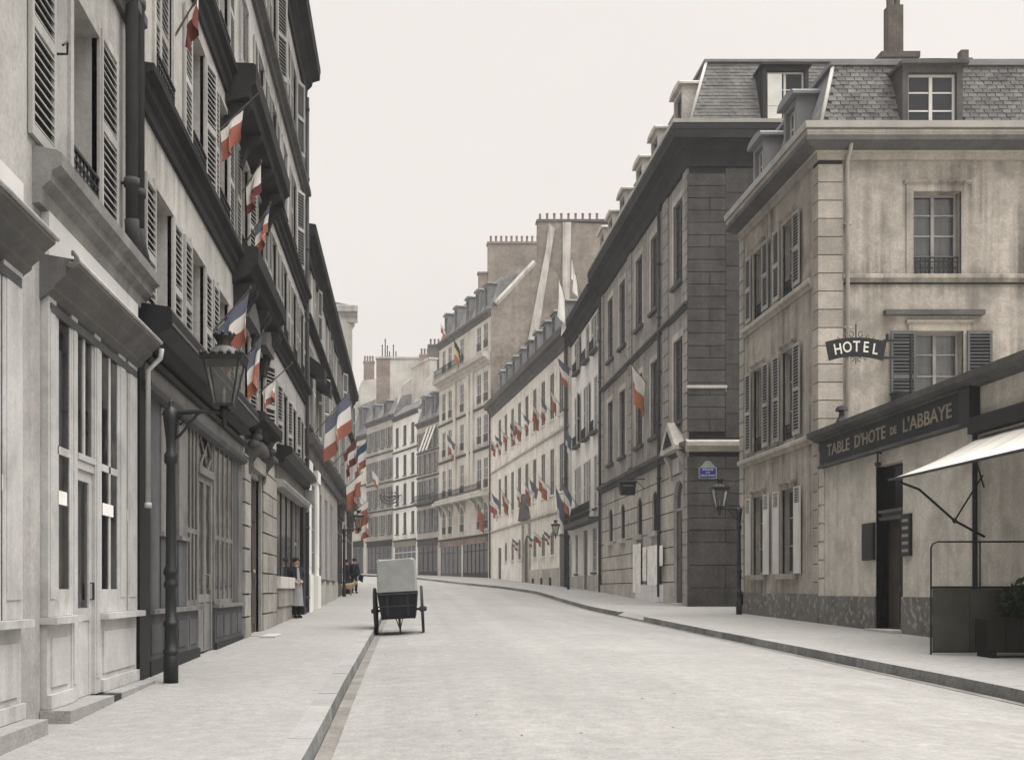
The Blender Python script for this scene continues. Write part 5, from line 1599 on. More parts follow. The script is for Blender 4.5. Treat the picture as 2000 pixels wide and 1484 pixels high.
bw = thing('flower_bowl', 'dark iron bowl fixed below the louvred shutter behind the hotel sign', 'bowl', (11.92, 26.45, gz(26.5)), 0.0)
zo = EYE - gz(26.5)
link('bowl', MB().lathe(0, 0, [(.04, zo + 4.42), (.16, zo + 4.46), (.22, zo + 4.56), (.24, zo + 4.62), (.31, zo + 4.68), (.30, zo + 4.71), (.05, zo + 4.72)], 14).mesh('bowl', 'iron', True), bw)
link('bracket', MB().tube([(0, .25, zo + 4.3), (0, 0, zo + 4.42)], .025, 6).mesh('bracket', 'iron'), bw)

r = thing('street_name_plate', 'blue enamel street plate reading IMPASSE DES DEUX ANGES on blackened corner', 'street sign', (HC + .32, PD0 - .09, gz(39)), 0.0)
zo = EYE - gz(39)
rim = [(0, 0), (.64, 0), (.64, .40), (.58, .42), (.50, .50)] + [(.32 + .16 * math.cos(R(a)), .50 + .14 * math.sin(R(a))) for a in range(20, 161, 20)] + [(.14, .50), (.06, .42), (0, .40)]
link('rim', MB().yprism([(x, zo + 3.90 + z) for x, z in rim], -.02, .02).mesh('rim', 'enamelrim'), r)
link('plate', MB().box(.04, .60, -.03, -.019, zo + 3.94, zo + 4.28).mesh('plate', 'enamel'), r)
for t, zz, s, wd in (('IMPASSE', 4.215, .095, .38), ('DES', 4.115, .07, .14), ('DEUX ANGES', 4.015, .085, .50)):
    me = text_mesh(t, s, 'letterw', .002)
    xs = [v.co.x for v in me.vertices]; k = wd / (max(xs) - min(xs))
    for v in me.vertices:
        v.co.x *= k
    o = link('lettering', me, r, (.32, -.034, zo + zz)); o.rotation_euler = (R(90), 0, 0)

r = thing('hanging_sign', 'dark tapered lantern sign hung from bracket on the palace wall', 'sign', (HC - .5, 46.3, gz(46)), 0.0)
zo = EYE - gz(46)
link('box', MB().hexa([(-.52, -.16, zo + 3.95), (.06, -.16, zo + 3.95), (.06, .16, zo + 3.95), (-.52, .16, zo + 3.95), (-.62, -.2, zo + 4.48), (.10, -.2, zo + 4.48), (.10, .2, zo + 4.48), (-.62, .2, zo + 4.48)]).mesh('box', 'enamel' if False else 'signblack'), r)
link('cap', MB().hexa([(-.68, -.24, zo + 4.482), (.16, -.24, zo + 4.482), (.16, .24, zo + 4.482), (-.68, .24, zo + 4.482), (-.4, -.12, zo + 4.60), (-.1, -.12, zo + 4.60), (-.1, .12, zo + 4.60), (-.4, .12, zo + 4.60)]).mesh('cap', 'blackwood'), r)
link('bracket', MB().tube([(.5, 0, zo + 4.62), (-.26, 0, zo + 4.62)], .02, 6).tube([(.5, 0, zo + 4.2), (.1, 0, zo + 4.60)], .015, 6).tube([(-.26, 0, zo + 4.62), (-.26, 0, zo + 4.55)], .015, 6).mesh('bracket', 'iron'), r)
for i in range(3):
    link('lettering_band', MB().box(-.46, .0, -.19 + .02 * i, -.188 + .02 * i, zo + 4.38 - .15 * i, zo + 4.32 - .15 * i).mesh('lettering_band', 'enamelrim'), r)

# ------------------------------------------------------------------ awning and terrace screen
r = thing('awning', 'white canvas awning stretched over the terrace at right edge', 'awning', (HC, 19.1, gz(18)), 0.0)
zo = EYE - gz(18)
aw = MB(); n = 10; Lw = 6.0
for i in range(n + 1):
    y = -Lw * i / n
    for j in range(7):
        t = j / 6
        aw.v.append((-1.62 * t, y, zo + 2.66 - .76 * t - (.05 + .035 * abs(math.sin(i * math.pi / 2.0))) * math.sin(math.pi * t)))
for i in range(n):
    for j in range(6):
        k = i * 7 + j
        aw.f.append((k, k + 1, k + 8, k + 7)); aw.m.append(0)
cl_ = link('canvas', aw.mesh('canvas', 'canvas', True), r)
sd = cl_.modifiers.new('thick', 'SOLIDIFY'); sd.thickness = .012
for i in range(1, n):
    y = -Lw * i / n
    sm_ = MB()
    for j in range(6):
        ta, tb = j / 6, (j + 1) / 6
        f_ = lambda t: zo + 2.668 - .76 * t - (.05 + .035 * abs(math.sin(i * math.pi / 2.0))) * math.sin(math.pi * t)
        sm_.poly([(-1.62 * ta, y - .012, f_(ta)), (-1.62 * ta, y + .012, f_(ta)), (-1.62 * tb, y + .012, f_(tb)), (-1.62 * tb, y - .012, f_(tb))])
    link('seam', sm_.mesh('seam', 'frameW'), cl_)
link('roller_box', MB().box(-.20, -.02, -Lw, .15, zo + 2.70, zo + 2.98).mesh('roller_box', 'blackwood'), r)
link('front_bar', MB().tube([(-1.63, .03, zo + 1.89), (-1.63, -Lw, zo + 1.89)], .022, 8).mesh('front_bar', 'iron'), r)
arm = MB().tube([(-1.5, -.05, zo + 1.86), (-1.15, -.08, zo + 1.72), (-.55, -.10, zo + 1.18), (-.04, -.12, zo + .90)], .022, 8).tube([(-.55, -.10, zo + 1.18), (-.14, -.25, zo + 1.95)], .016, 6).tube([(-.30, -.2, zo + 2.40), (-.05, -.12, zo + 1.75)], .014, 6)
arm.lathe(-.55, -.10, [(.01, zo + 1.13), (.04, zo + 1.16), (.04, zo + 1.20), (.01, zo + 1.23)], 8)
link('folding_arm', arm.mesh('folding_arm', 'iron', True), r)

r = thing('terrace_screen', 'dark terrace screen with thin rounded iron frame on right pavement', 'screen', (7.9, 16.6, gz(16.6)), 0.0)
zs = 0.0
fr_ = MB().tube([(.0, 0, .0), (.0, 0, 1.60), (.03, 0, 1.67), (.10, 0, 1.70), (2.2, 0, 1.70)], .014, 8).tube([(.74, 0, .0), (.74, 0, 1.70)], .012, 6).tube([(2.2, 0, 0), (2.2, 0, 1.7)], .012, 6)
link('iron_frame', fr_.mesh('iron_frame', 'iron', True), r)
for i in range(4):
    link('board', MB().box(.03 + i * .55, .03 + i * .55 + .54, -.012, .02, .05, .99).mesh('board', 'screen'), r)
link('rail', MB().box(.02, 2.2, -.02, .028, .992, 1.03).box(.02, 2.2, -.02, .028, .03, .048).mesh('rail', 'planter'), r)
r = thing('planter_box', 'dark wooden planter box in front of terrace screen', 'planter', (8.42, 15.9, gz(15.9)), 0.0)
for i in range(5):
    link('plank', MB().box(i * .22, i * .22 + .212, -.02, .01, .10, .58).mesh('plank', 'planter'), r)
link('box', MB().box(.0, 1.09, .011, .42, .08, .56).mesh('box', 'planter'), r)
for x in (.02, 1.0):
    link('foot', MB().box(x, x + .08, .0, .40, .0, .079).mesh('foot', 'blackwood'), r)
r = thing('shrub', 'small dark leafy shrub growing out of the planter box', 'shrub', (8.85, 16.1, gz(15.9) + .5), 0.0)
st = MB(); lf = MB()
random.seed(21)
for i in range(16):
    a = random.uniform(0, 6.28); rr = random.uniform(.1, .42); h = random.uniform(.35, .75)
    tip = (rr * math.cos(a) + .15, rr * .5 * math.sin(a), h)
    st.tube([(tip[0] * .2, tip[1] * .2, 0), (tip[0] * .6, tip[1] * .6, h * .6), tip], [.012, .008, .004], 5)
    for k in range(16):
        t = random.uniform(.3, 1.0)
        c = Vector((tip[0] * t, tip[1] * t, h * t)) + Vector((random.gauss(0, .06), random.gauss(0, .06), random.gauss(0, .05)))
        d1 = Vector((random.gauss(0, 1), random.gauss(0, 1), random.gauss(0, .6))).normalized() * .07
        d2 = d1.cross(Vector((random.gauss(0, 1), random.gauss(0, 1), random.gauss(0, 1)))).normalized() * .028
        lf.poly([c - d1, c + d2, c + d1, c - d2])
link('stems', st.mesh('stems', 'planter'), r)
lo = link('leaves', lf.mesh('leaves', 'leaf'), r); lo['kind'] = 'stuff'

# ------------------------------------------------------------------ hand cart
cy = 24.3
CX = -.15
lw = road_z(cy, .55 / 7.2 * 0 + ((CX - .48) + .7) / 7.2); rw = road_z(cy, ((CX + .52) + .7) / 7.2)
r = thing('hand_cart', 'two wheeled black hand cart with grey canvas hood parked by left kerb', 'cart', (CX, cy, (lw + rw) / 2), R(-1.5))
roll = R(3.0)
def crot(p):
    x, y, z = p
    return (x * math.cos(roll) + (z) * math.sin(roll) * -1.0 * 1, y, z * math.cos(roll) + x * math.sin(roll))
def cmesh(mb, name, mt, smooth=False):
    mb.v = [crot(p) for p in mb.v]
    return link(name, mb.mesh(name, mt, smooth), r)
cmesh(MB().hexa([(-.36, -.70, .34), (.36, -.70, .34), (.36, .75, .34), (-.36, .75, .34), (-.43, -.72, .92), (.43, -.72, .92), (.43, .78, .92), (-.43, .78, .92)]), 'body', 'cartblack')
for i in range(5):
    xa_, xb_ = -.40 + i * .16, -.40 + i * .16 + .152
    cmesh(MB().hexa([(xa_ * .86, -.722, .36), (xb_ * .86, -.722, .36), (xb_ * .86, -.70, .36), (xa_ * .86, -.70, .36), (xa_, -.740, .90), (xb_, -.740, .90), (xb_, -.715, .90), (xa_, -.715, .90)]), 'tail_board', 'cartblack')
for sx in (-1, 1):
    cmesh(MB().box(sx * .22 - .025, sx * .22 + .025, -.752, -.70, .40, .88), 'iron_strap', 'iron')
cmesh(MB().box(-.45, .45, -.765, -.741, .86, .90).box(-.42, .42, -.745, -.722, .60, .63), 'body_rail', 'cartwood')
hood = MB(); pr = []
for i in range(15):
    a = math.pi * i / 14
    ex = .41 * (abs(math.cos(a)) ** .14) * (1 if math.cos(a) >= 0 else -1)
    pr.append((ex, 1.57 + .06 * (math.sin(a) ** .6)))
prof = [(-.415, .915), (.415, .915)] + pr
n = len(prof)
for j, y in enumerate((-.745, -.70, -.2, .3, .76)):
    k = .965 if j == 0 else 1.0
    for i, (x, z) in enumerate(prof):
        hood.v.append((x * k, y, .92 + (z - .92) * k + .014 * math.sin(j * 2 + i * 1.7)))
for j in range(4):
    for i in range(n):
        i2 = (i + 1) % n
        hood.f.append((j * n + i, j * n + i2, (j + 1) * n + i2, (j + 1) * n + i)); hood.m.append(0)
hood.f.append(tuple(range(n))[::-1]); hood.m.append(0)
hood.f.append(tuple(4 * n + i for i in range(n))); hood.m.append(0)
cmesh(hood, 'canvas_hood', 'tarp')
cmesh(MB().box(-.43, .43, -.762, -.746, .925, .945), 'canvas_hem', 'tarp')
for sx in (-1, 1):
    wx = sx * .515
    w = MB(); N = 28; rad, rw_ = .51, .045
    ring = []
    for i in range(N):
        a = 2 * math.pi * i / N
        for (dr, dx) in ((0, -.028), (0, .028), (-.06, .022), (-.06, -.022)):
            w.v.append((wx + dx, (rad + dr) * math.cos(a), .52 + (rad + dr) * math.sin(a)))
    for i in range(N):
        i2 = (i + 1) % N
        for q in range(4):
            q2 = (q + 1) % 4
            w.f.append((i * 4 + q, i * 4 + q2, i2 * 4 + q2, i2 * 4 + q)); w.m.append(0)
    wo = cmesh(w, 'wheel', 'cartwood')
    for i in range(12):
        a = 2 * math.pi * i / 12
        sp = MB().tube([(wx + sx * .01, .06 * math.cos(a), .52 + .06 * math.sin(a)), (wx, .46 * math.cos(a), .52 + .46 * math.sin(a))], .016, 6)
        sp.v = [crot(p) for p in sp.v]
        link('spoke', sp.mesh('spoke', 'cartwood'), wo)
    hb = MB().tube([(wx - sx * .06, 0, .52), (wx + sx * .04, 0, .52), (wx + sx * .10, 0, .52)], [.06, .065, .04], 10)
    hb.v = [crot(p) for p in hb.v]
    link('hub', hb.mesh('hub', 'cartwood', True), wo)
cmesh(MB().box(-.50, .50, -.03, .03, .495, .545), 'axle', 'cartblack')
cmesh(MB().tube([(.02, -.62, .34), (.03, -.60, .0)], [.028, .018], 8).tube([(-.05, -.66, .34), (.02, -.63, .12)], .012, 6).tube([(.09, -.66, .34), (.03, -.63, .12)], .012, 6), 'prop_stick', 'cartwood')
for sx in (-1, 1):
    cmesh(MB().tube([(sx * .34, -.7, .36), (sx * .32, .8, .40), (sx * .26, 1.75, .62)], .03, 8), 'shaft', 'cartwood')
cmesh(MB().tube([(-.28, 1.7, .61), (.28, 1.7, .61)], .022, 8), 'handle', 'cartwood')

# ------------------------------------------------------------------ people and dog
import bmesh
def skin_mesh(name, verts, edges, radii, mt, root=0, sub=2):
    bm = bmesh.new()
    sl_ = bm.verts.layers.skin.verify()
    bv = [bm.verts.new(v) for v in verts]
    for e in edges:
        bm.edges.new((bv[e[0]], bv[e[1]]))
    for i, v in enumerate(bv):
        rr = radii[i]
        v[sl_].radius = (rr, rr) if not isinstance(rr, tuple) else rr
        v[sl_].use_root = (i == root)
    me = bpy.data.meshes.new(name)
    bm.to_mesh(me); bm.free()
    ob = bpy.data.objects.new(name + '_skeleton', me); col.objects.link(ob)
    m1 = ob.modifiers.new('s', 'SKIN'); m1.use_smooth_shade = True
    m2 = ob.modifiers.new('u', 'SUBSURF'); m2.levels = sub; m2.render_levels = sub
    dg = bpy.context.evaluated_depsgraph_get(); dg.update()
    out = bpy.data.meshes.new_from_object(ob.evaluated_get(dg))
    bpy.data.objects.remove(ob)
    out.name = name
    out.materials.clear(); out.materials.append(M[mt])
    out.polygons.foreach_set('use_smooth', [True] * len(out.polygons))
    return out

def person(label, X, Y, rz, H, pose, coat, legs, shirt=None, apron=None, hat=None, skirt=None):
    r = thing('person', label, 'person', (X, Y, gz(Y)), rz)
    s = H / 1.72
    P = dict(pel=(0, 0, .93), wai=(0, .0, 1.08), che=(0, .0, 1.30), nec=(0, .0, 1.46), hd0=(0, -.015, 1.54), hd1=(0, -.02, 1.63), hd2=(0, -.01, 1.70),
             sl=(-.18, 0, 1.41), sr=(.18, 0, 1.41), el=(-.23, .02, 1.14), er=(.23, .02, 1.14), wl=(-.22, -.08, .90), wr=(.22, -.08, .90),
             hl=(-.09, 0, .90), hr=(.09, 0, .90), kl=(-.10, -.02, .50), kr=(.10, -.02, .50), al=(-.10, .02, .08), ar=(.10, .02, .08), tl=(-.11, -.15, .035), tr=(.11, -.15, .035))
    P.update(pose)
    names = list(P); idx = {n_: i for i, n_ in enumerate(names)}
    V = [Vector(P[n_]) * s for n_ in names]
    Rd = dict(pel=.13, wai=.12, che=.145, nec=.052, hd0=.062, hd1=.085, hd2=.065, sl=.062, sr=.062, el=.043, er=.043, wl=.028, wr=.028, hl=.085, hr=.085, kl=.058, kr=.058, al=.04, ar=.04, tl=.035, tr=.035)
    RR = [Rd[n_] * s for n_ in names]
    E = [('pel', 'wai'), ('wai', 'che'), ('che', 'nec'), ('nec', 'hd0'), ('hd0', 'hd1'), ('hd1', 'hd2'), ('che', 'sl'), ('che', 'sr'), ('sl', 'el'), ('sr', 'er'), ('el', 'wl'), ('er', 'wr'), ('pel', 'hl'), ('pel', 'hr'), ('hl', 'kl'), ('hr', 'kr'), ('kl', 'al'), ('kr', 'ar'), ('al', 'tl'), ('ar', 'tr')]
    EE = [(idx[a], idx[b]) for a, b in E]
    # hands: a palm and five bent fingers each
    for sd, w, e in ((-1, 'wl', 'el'), (1, 'wr', 'er')):
        wv, ev = Vector(P[w]), Vector(P[e])
        d = (wv - ev).normalized()
        side = d.cross(Vector((0, 0, 1)) if abs(d.z) < .9 else Vector((0, 1, 0))).normalized()
        palm = wv + d * .07
        V.append(palm * s); RR.append(.030 * s); ip = len(V) - 1
        EE.append((idx[w], ip))
        bend = Vector((-sd * .3, -.6, 0))
        for k, ln in enumerate((.055, .075, .085, .078, .06)):
            off = side * (.032 * (k - 2) / 2 * 1.2)
            if k == 0:
                p1 = wv + d * .03 + side * -.045; p2 = p1 + d * .035 + side * -.012
            else:
                p1 = palm + off + d * ln * .55; p2 = p1 + (d * .6 + bend * .45).normalized() * ln * .5
            V += [p1 * s, p2 * s]; RR += [.010 * s, .008 * s]
            i1 = len(V) - 2
            EE += [(ip, i1), (i1, i1 + 1)]
    # nose and ears
    V.append((Vector(P['hd1']) + Vector((0, -.105, -.005))) * s); RR.append(.012 * s); EE.append((idx['hd1'], len(V) - 1))
    for sd in (-1, 1):
        V.append((Vector(P['hd1']) + Vector((sd * .088, .01, -.01))) * s); RR.append(.014 * s); EE.append((idx['hd1'], len(V) - 1))
    link('body', skin_mesh('body', V, EE, RR, 'skin', 0, 1), r)
    def cloth(nm, keys, edges, rads, mt, pad):
        ix = {k_: i for i, k_ in enumerate(keys)}
        link(nm, skin_mesh(nm, [Vector(P[k_]) * s for k_ in keys], [(ix[a], ix[b]) for a, b in edges], [(rads.get(k_, Rd[k_]) + pad) * s for k_ in keys], mt, 0, 1), r)
    cloth('jacket', ['pel', 'wai', 'che', 'nec', 'sl', 'sr', 'el', 'er', 'wl', 'wr'], [('pel', 'wai'), ('wai', 'che'), ('che', 'nec'), ('che', 'sl'), ('che', 'sr'), ('sl', 'el'), ('sr', 'er'), ('el', 'wl'), ('er', 'wr')], dict(nec=.055, pel=.15, wai=.135), coat, .02)
    if not skirt:
        cloth('trousers', ['pel', 'hl', 'hr', 'kl', 'kr', 'al', 'ar'], [('pel', 'hl'), ('pel', 'hr'), ('hl', 'kl'), ('hr', 'kr'), ('kl', 'al'), ('kr', 'ar')], dict(kl=.065, kr=.065, al=.055, ar=.055), legs, .02)
    else:
        sk = MB().lathe(0, 0, [(.15 * s, 1.05 * s), (.20 * s, .88 * s), (.25 * s, .5 * s), (.30 * s, .08 * s), (.27 * s, .07 * s)], 16)
        link('skirt', sk.mesh('skirt', skirt, True), r)
    for sd, a, t in ((-1, 'al', 'tl'), (1, 'ar', 'tr')):
        av, tv = Vector(P[a]) * s, Vector(P[t]) * s
        link('shoe', skin_mesh('shoe', [av + Vector((0, .03, -.03)), (av + tv) / 2 + Vector((0, 0, .005)), tv], [(0, 1), (1, 2)], [.050 * s, .046 * s, .040 * s], 'black_cloth', 0, 1), r)
    h1 = Vector(P['hd1']) * s
    hr_ = MB().lathe(h1.x, h1.y + .02 * s, [(.092 * s, h1.z - .02 * s), (.104 * s, h1.z + .02 * s), (.10 * s, h1.z + .07 * s), (.06 * s, h1.z + .115 * s), (.01 * s, h1.z + .125 * s)], 12)
    link('hair', hr_.mesh('hair', 'hair', True), r)
    if hat:
        ht_ = MB().lathe(h1.x, h1.y, [(.15 * s, h1.z + .05 * s), (.155 * s, h1.z + .062 * s), (.105 * s, h1.z + .07 * s), (.10 * s, h1.z + .15 * s), (.05 * s, h1.z + .175 * s)], 14)
        link('hat', ht_.mesh('hat', hat, True), r)
    for sd in (-1, 1):
        link('eye', MB().lathe((h1.x + sd * .032 * s), h1.y - .086 * s, [(.002, h1.z + .006 * s), (.010 * s, h1.z + .014 * s), (.002, h1.z + .022 * s)], 6).mesh('eye', 'hair'), r)
    link('mouth', MB().box(h1.x - .022 * s, h1.x + .022 * s, h1.y - .088 * s, h1.y - .07 * s, h1.z - .052 * s, h1.z - .044 * s).mesh('mouth', 'fmaroon'), r)
    if apron:
        ap = MB(); nn = 8
        for j, z in enumerate((1.12, .95, .75, .55, .36)):
            for i in range(nn + 1):
                a = (i / nn - .5) * 2.5
                rad = (.17 + .012 * j) * s + .008 * math.sin(i * 2.3)
                ap.v.append((rad * math.sin(a), -rad * math.cos(a) - .01, z * s))
        for j in range(4):
            for i in range(nn):
                k = j * (nn + 1) + i
                ap.f.append((k, k + 1, k + nn + 2, k + nn + 1)); ap.m.append(0)
        link('apron', ap.mesh('apron', apron, True), r)
    if shirt:
        link('shirt_front', MB().hexa([(-.05 * s, -.172 * s, 1.12 * s), (.05 * s, -.172 * s, 1.12 * s), (.05 * s, -.15 * s, 1.12 * s), (-.05 * s, -.15 * s, 1.12 * s), (-.035 * s, -.12 * s, 1.45 * s), (.035 * s, -.12 * s, 1.45 * s), (.035 * s, -.08 * s, 1.45 * s), (-.035 * s, -.08 * s, 1.45 * s)]).mesh('shirt_front', shirt), r)
    return r
person('young shop assistant in dark waistcoat and pale apron leaning in a doorway', -2.96, 29.3, R(35), 1.60,
    dict(el=(-.26, .06, 1.16), wl=(-.12, -.16, 1.05), er=(.24, .05, 1.15), wr=(.10, -.17, 1.06), kl=(-.08, -.06, .50), al=(-.03, .02, .08), tl=(-.04, -.15, .035)), 'navy', 'black_cloth', shirt='greycloth', apron='greycloth')
man = person('man in dark suit standing on far left pavement holding a black bundle', -2.62, 54.6, R(160), 1.72,
    dict(er=(-.0 + .25, .02, 1.14), wr=(.20, -.16, .98), el=(-.25, .02, 1.14), wl=(-.22, -.10, .92)), 'navy', 'black_cloth')
person('person in dark blue coat and long skirt standing behind far lamp post', -2.95, 53.6, R(120), 1.66, {}, 'navy', 'navy', skirt='navy')
bd = thing('bundle', 'black bundle held at the side of the man in dark suit', 'bag', (-2.30, 54.55, gz(54.55) + .62), 0.0)
link('sack', skin_mesh('sack', [Vector((0, 0, .0)), Vector((.05, 0, .10)), Vector((.02, 0, .22)), Vector((-.05, 0, .34))], [(0, 1), (1, 2), (2, 3)], [.09, .14, .12, .04], 'black_cloth', 1, 2), bd)
link('strap', MB().tube([(-.05, 0, .30), (-.09, 0, .42), (-.05, .02, .46), (.0, .02, .34)], .012, 6).mesh('strap', 'black_cloth'), bd)
dg_ = thing('dog', 'tan shaggy dog standing beside the people at far lamp', 'dog', (-2.85, 52.0, gz(52.0)), R(100))
dv = dict(rump=(0, .30, .42), back=(0, .05, .43), chest=(0, -.20, .40), neck=(0, -.32, .52), head=(0, -.42, .58), muz=(0, -.55, .54), tail=(0, .42, .48), tail2=(0, .52, .58))
nm_ = list(dv)
V = [Vector(dv[k]) for k in nm_]; RR = [.11, .12, .14, .085, .085, .045, .03, .02]
EE = [(0, 1), (1, 2), (2, 3), (3, 4), (4, 5), (0, 6), (6, 7)]
for sx in (-1, 1):
    b0 = len(V)
    V += [Vector((sx * .08, -.20, .28)), Vector((sx * .08, -.18, .15)), Vector((sx * .08, -.20, .02)), Vector((sx * .08, -.25, .015))]
    RR += [.055, .032, .028, .028]; EE += [(2, b0), (b0, b0 + 1), (b0 + 1, b0 + 2), (b0 + 2, b0 + 3)]
    b0 = len(V)
    V += [Vector((sx * .08, .26, .30)), Vector((sx * .08, .36, .17)), Vector((sx * .08, .33, .02)), Vector((sx * .08, .28, .015))]
    RR += [.07, .035, .028, .028]; EE += [(0, b0), (b0, b0 + 1), (b0 + 1, b0 + 2), (b0 + 2, b0 + 3)]
    V.append(Vector((sx * .08, -.40, .66))); RR.append(.025); EE.append((4, len(V) - 1))
link('body', skin_mesh('body', V, EE, RR, 'fur', 1, 1), dg_)

# ------------------------------------------------------------------ flags
random.seed(11)
def flag(label, base, rz, L, elev, s0, s1, drop, cols_, group=None, side=0.0, gather=.35, az=0.0, wave=.05):
    """A pole leaning out of a wall with a limp cloth hung from it; local -y looks out of the wall."""
    r = thing('flag', label, 'flag', base, rz, group)
    d = Vector((math.sin(az) * math.cos(elev), -math.cos(az) * math.cos(elev), math.sin(elev)))
    tip = d * L
    pm_ = MB().tube([(0, .05, -.02), tip], [.016 + .004 * (L > 1.2), .011], 6).lathe(tip.x, tip.y, [(.004, tip.z - .01), (.022, tip.z + .005), (.02, tip.z + .03), (.003, tip.z + .05)], 6)
    link('pole', pm_.mesh('pole', 'pole'), r)
    nu, nv = 8, 15
    ph = random.uniform(0, 6)
    c = MB()
    pm = d * ((s0 + s1) / 2 * L)
    for j in range(nv + 1):
        v = j / nv
        for i in range(nu + 1):
            u = i / nu
            p = d * (L * (s0 + (s1 - s0) * u))
            g = 1 - gather * min(1, v * 1.4)
            x = pm.x + (p.x - pm.x) * g + side * drop * v + wave * v * math.sin(u * 7 + ph + v * 2)
            y = pm.y + (p.y - pm.y) * g + wave * 1.1 * (.3 + v) * math.cos(u * 9 + ph * 1.3)
            z = p.z - drop * v * (1 - .22 * u * random.uniform(.95, 1.05)) - .25 * (p.z - pm.z) * v
            c.v.append((x, y, z - .012))
    for j in range(nv):
        m = min(len(cols_) - 1, int(j * len(cols_) / nv))
        for i in range(nu):
            k = j * (nu + 1) + i
            c.f.append((k, k + 1, k + nu + 2, k + nu + 1)); c.m.append(m)
    link('cloth', c.mesh('cloth', list(cols_), True), r)
    return r
FR = ('fblue', 'fwhite', 'fred')
WR = ('fwhite', 'fwhite', 'fred')
WRR = ('fwhite', 'fred', 'fred')
gB = 'flags on the shuttered house at left'
def bflag(label, d, z, L, e, s0, s1, drop, cols_, side=0.0, **k):
    flag(label, (WL + .02, d, z + EYE), HALF, L, R(e), s0, s1, drop, cols_, gB, side, **k)
bflag('topmost dark red and white flag at upper left among shutters', 14.7, 7.35, .75, 62, .35, .95, .52, ('fwhite', 'fmaroon', 'fmaroon'), -.15)
bflag('white and rust red flag hanging high before black balcony at left', 18.0, 7.45, 1.0, 45, .05, .55, .58, WRR, -.15)
bflag('small white and red flag below the balcony consoles, third from top', 20.4, 7.25, .75, 60, .3, .95, .55, ('fwhite', 'fwhite', 'fmaroon'))
bflag('small blue white and red flag just above the carved doorway bay', 21.4, 6.75, .85, 60, .3, .98, .60, FR, -.1)
bflag('large tricolour flag directly above and behind the near lamp lantern', 17.35, 4.0, .95, 50, .15, .95, .82, FR, -.05, wave=.07)
bflag('faded tricolour flag to right of the near lamp lantern', 20.3, 4.05, .80, 58, .3, .95, .90, FR, -.05)
bflag('white and pale red flag on short pole right of lamp, lowest at left', 22.7, 4.0, .95, 42, .1, .6, .48, ('fwhite', 'fwhite', 'fred'), -.25)
gC = 'flags crowding the low house past the shops'
def cflag(label, d, z, L, e, s0, s1, drop, cols_, side=0.0, **k):
    flag(label, (WL + .02, d, z + EYE), HALF, L, R(e), s0, s1, drop, cols_, gC, side, **k)
cflag('biggest tricolour flag on long pole over the left pavement', 35.2, 4.75, 2.0, 52, .42, .98, 1.5, FR, -.12, wave=.10, gather=.05)
cflag('maroon and white striped flag behind the biggest tricolour', 45.5, 5.1, 1.6, 48, .4, .95, 1.05, ('fmaroon', 'fwhite', 'fmaroon'), .1, wave=.1)
cflag('dark teal white and red flag near the far end of left house', 52.5, 5.9, 1.7, 45, .4, .97, 1.3, ('fteal', 'fwhite', 'fred'), 0, wave=.1)
cflag('red and white flag drooping low among the left cluster', 49.0, 4.2, 1.5, 42, .35, .95, 1.2, WRR, 0, wave=.1)
cflag('white and red flag closest to the far left lamp', 56.0, 3.6, 1.5, 40, .35, .95, 1.2, WRR, 0, wave=.1)
cflag('red flag tail lowest in the left cluster beyond the lamp', 60.0, 3.3, 1.4, 35, .4, .95, 1.2, ('fred', 'fwhite', 'fred'), 0, wave=.1)
# cream building: rows of flags, one per window
rzF = math.atan2(Fp1[1] - Fp0[1], Fp1[0] - Fp0[0])
def on(p0, rz, x, z, y=-.02):
    return (p0[0] + x * math.cos(rz) - y * math.sin(rz), p0[1] + x * math.sin(rz) + y * math.cos(rz), z + EYE)
ords = ['first', 'second', 'third', 'fourth', 'fifth', 'sixth', 'seventh', 'eighth', 'ninth']
for i, (cset, dr, el) in enumerate(((WRR, 1.2, 50), (FR, 1.3, 45), (WRR, 1.1, 40), (FR, 1.4, 50), (WRR, 1.4, 40), (FR, 1.3, 45), (WRR, 1.5, 50), (FR, 1.4, 55), (WRR, 1.3, 60))):
    flag('upper row flag on cream building, %s window from the left' % ords[i], on(Fp0, rzF, fb[i] - .5, 11.6), rzF, 1.15, R(el), .25, .95, dr * .78, cset, 'upper row of flags on the cream building', random.uniform(-.2, .2), wave=.08, az=R(random.uniform(-30, 30)), gather=random.uniform(.2, .6))
for i, (cset, dr, L) in {0: (WRR, 1.2, 1.5), 1: (FR, 1.9, 2.2), 2: (WRR, 1.8, 2.1), 4: (('fwhite', 'fwhite', 'fred'), 1.2, 1.4), 5: (WRR, 1.3, 1.5), 6: (('fblue', 'fblue', 'fwhite'), 1.4, 1.7), 7: (WRR, 1.4, 1.6)}.items():
    flag('lower row flag on cream building, at %s window from the left' % ords[i], on(Fp0, rzF, fb[i] - .4, 6.5), rzF, L * .8, R(50), .25, .95, dr * .8, cset, 'lower row of flags on the cream building', random.uniform(-.2, .2), wave=.08, az=R(random.uniform(-30, 30)), gather=random.uniform(.2, .6))
for i in (3, 5, 6, 7):
    flag('little flag over arched ground floor window, %s bay of cream building' % ords[i], on(Fp0, rzF, fb[i], 3.35), rzF, .7, R(40), .2, .95, .65, FR if i % 2 else WRR, 'little flags over arched windows', 0)
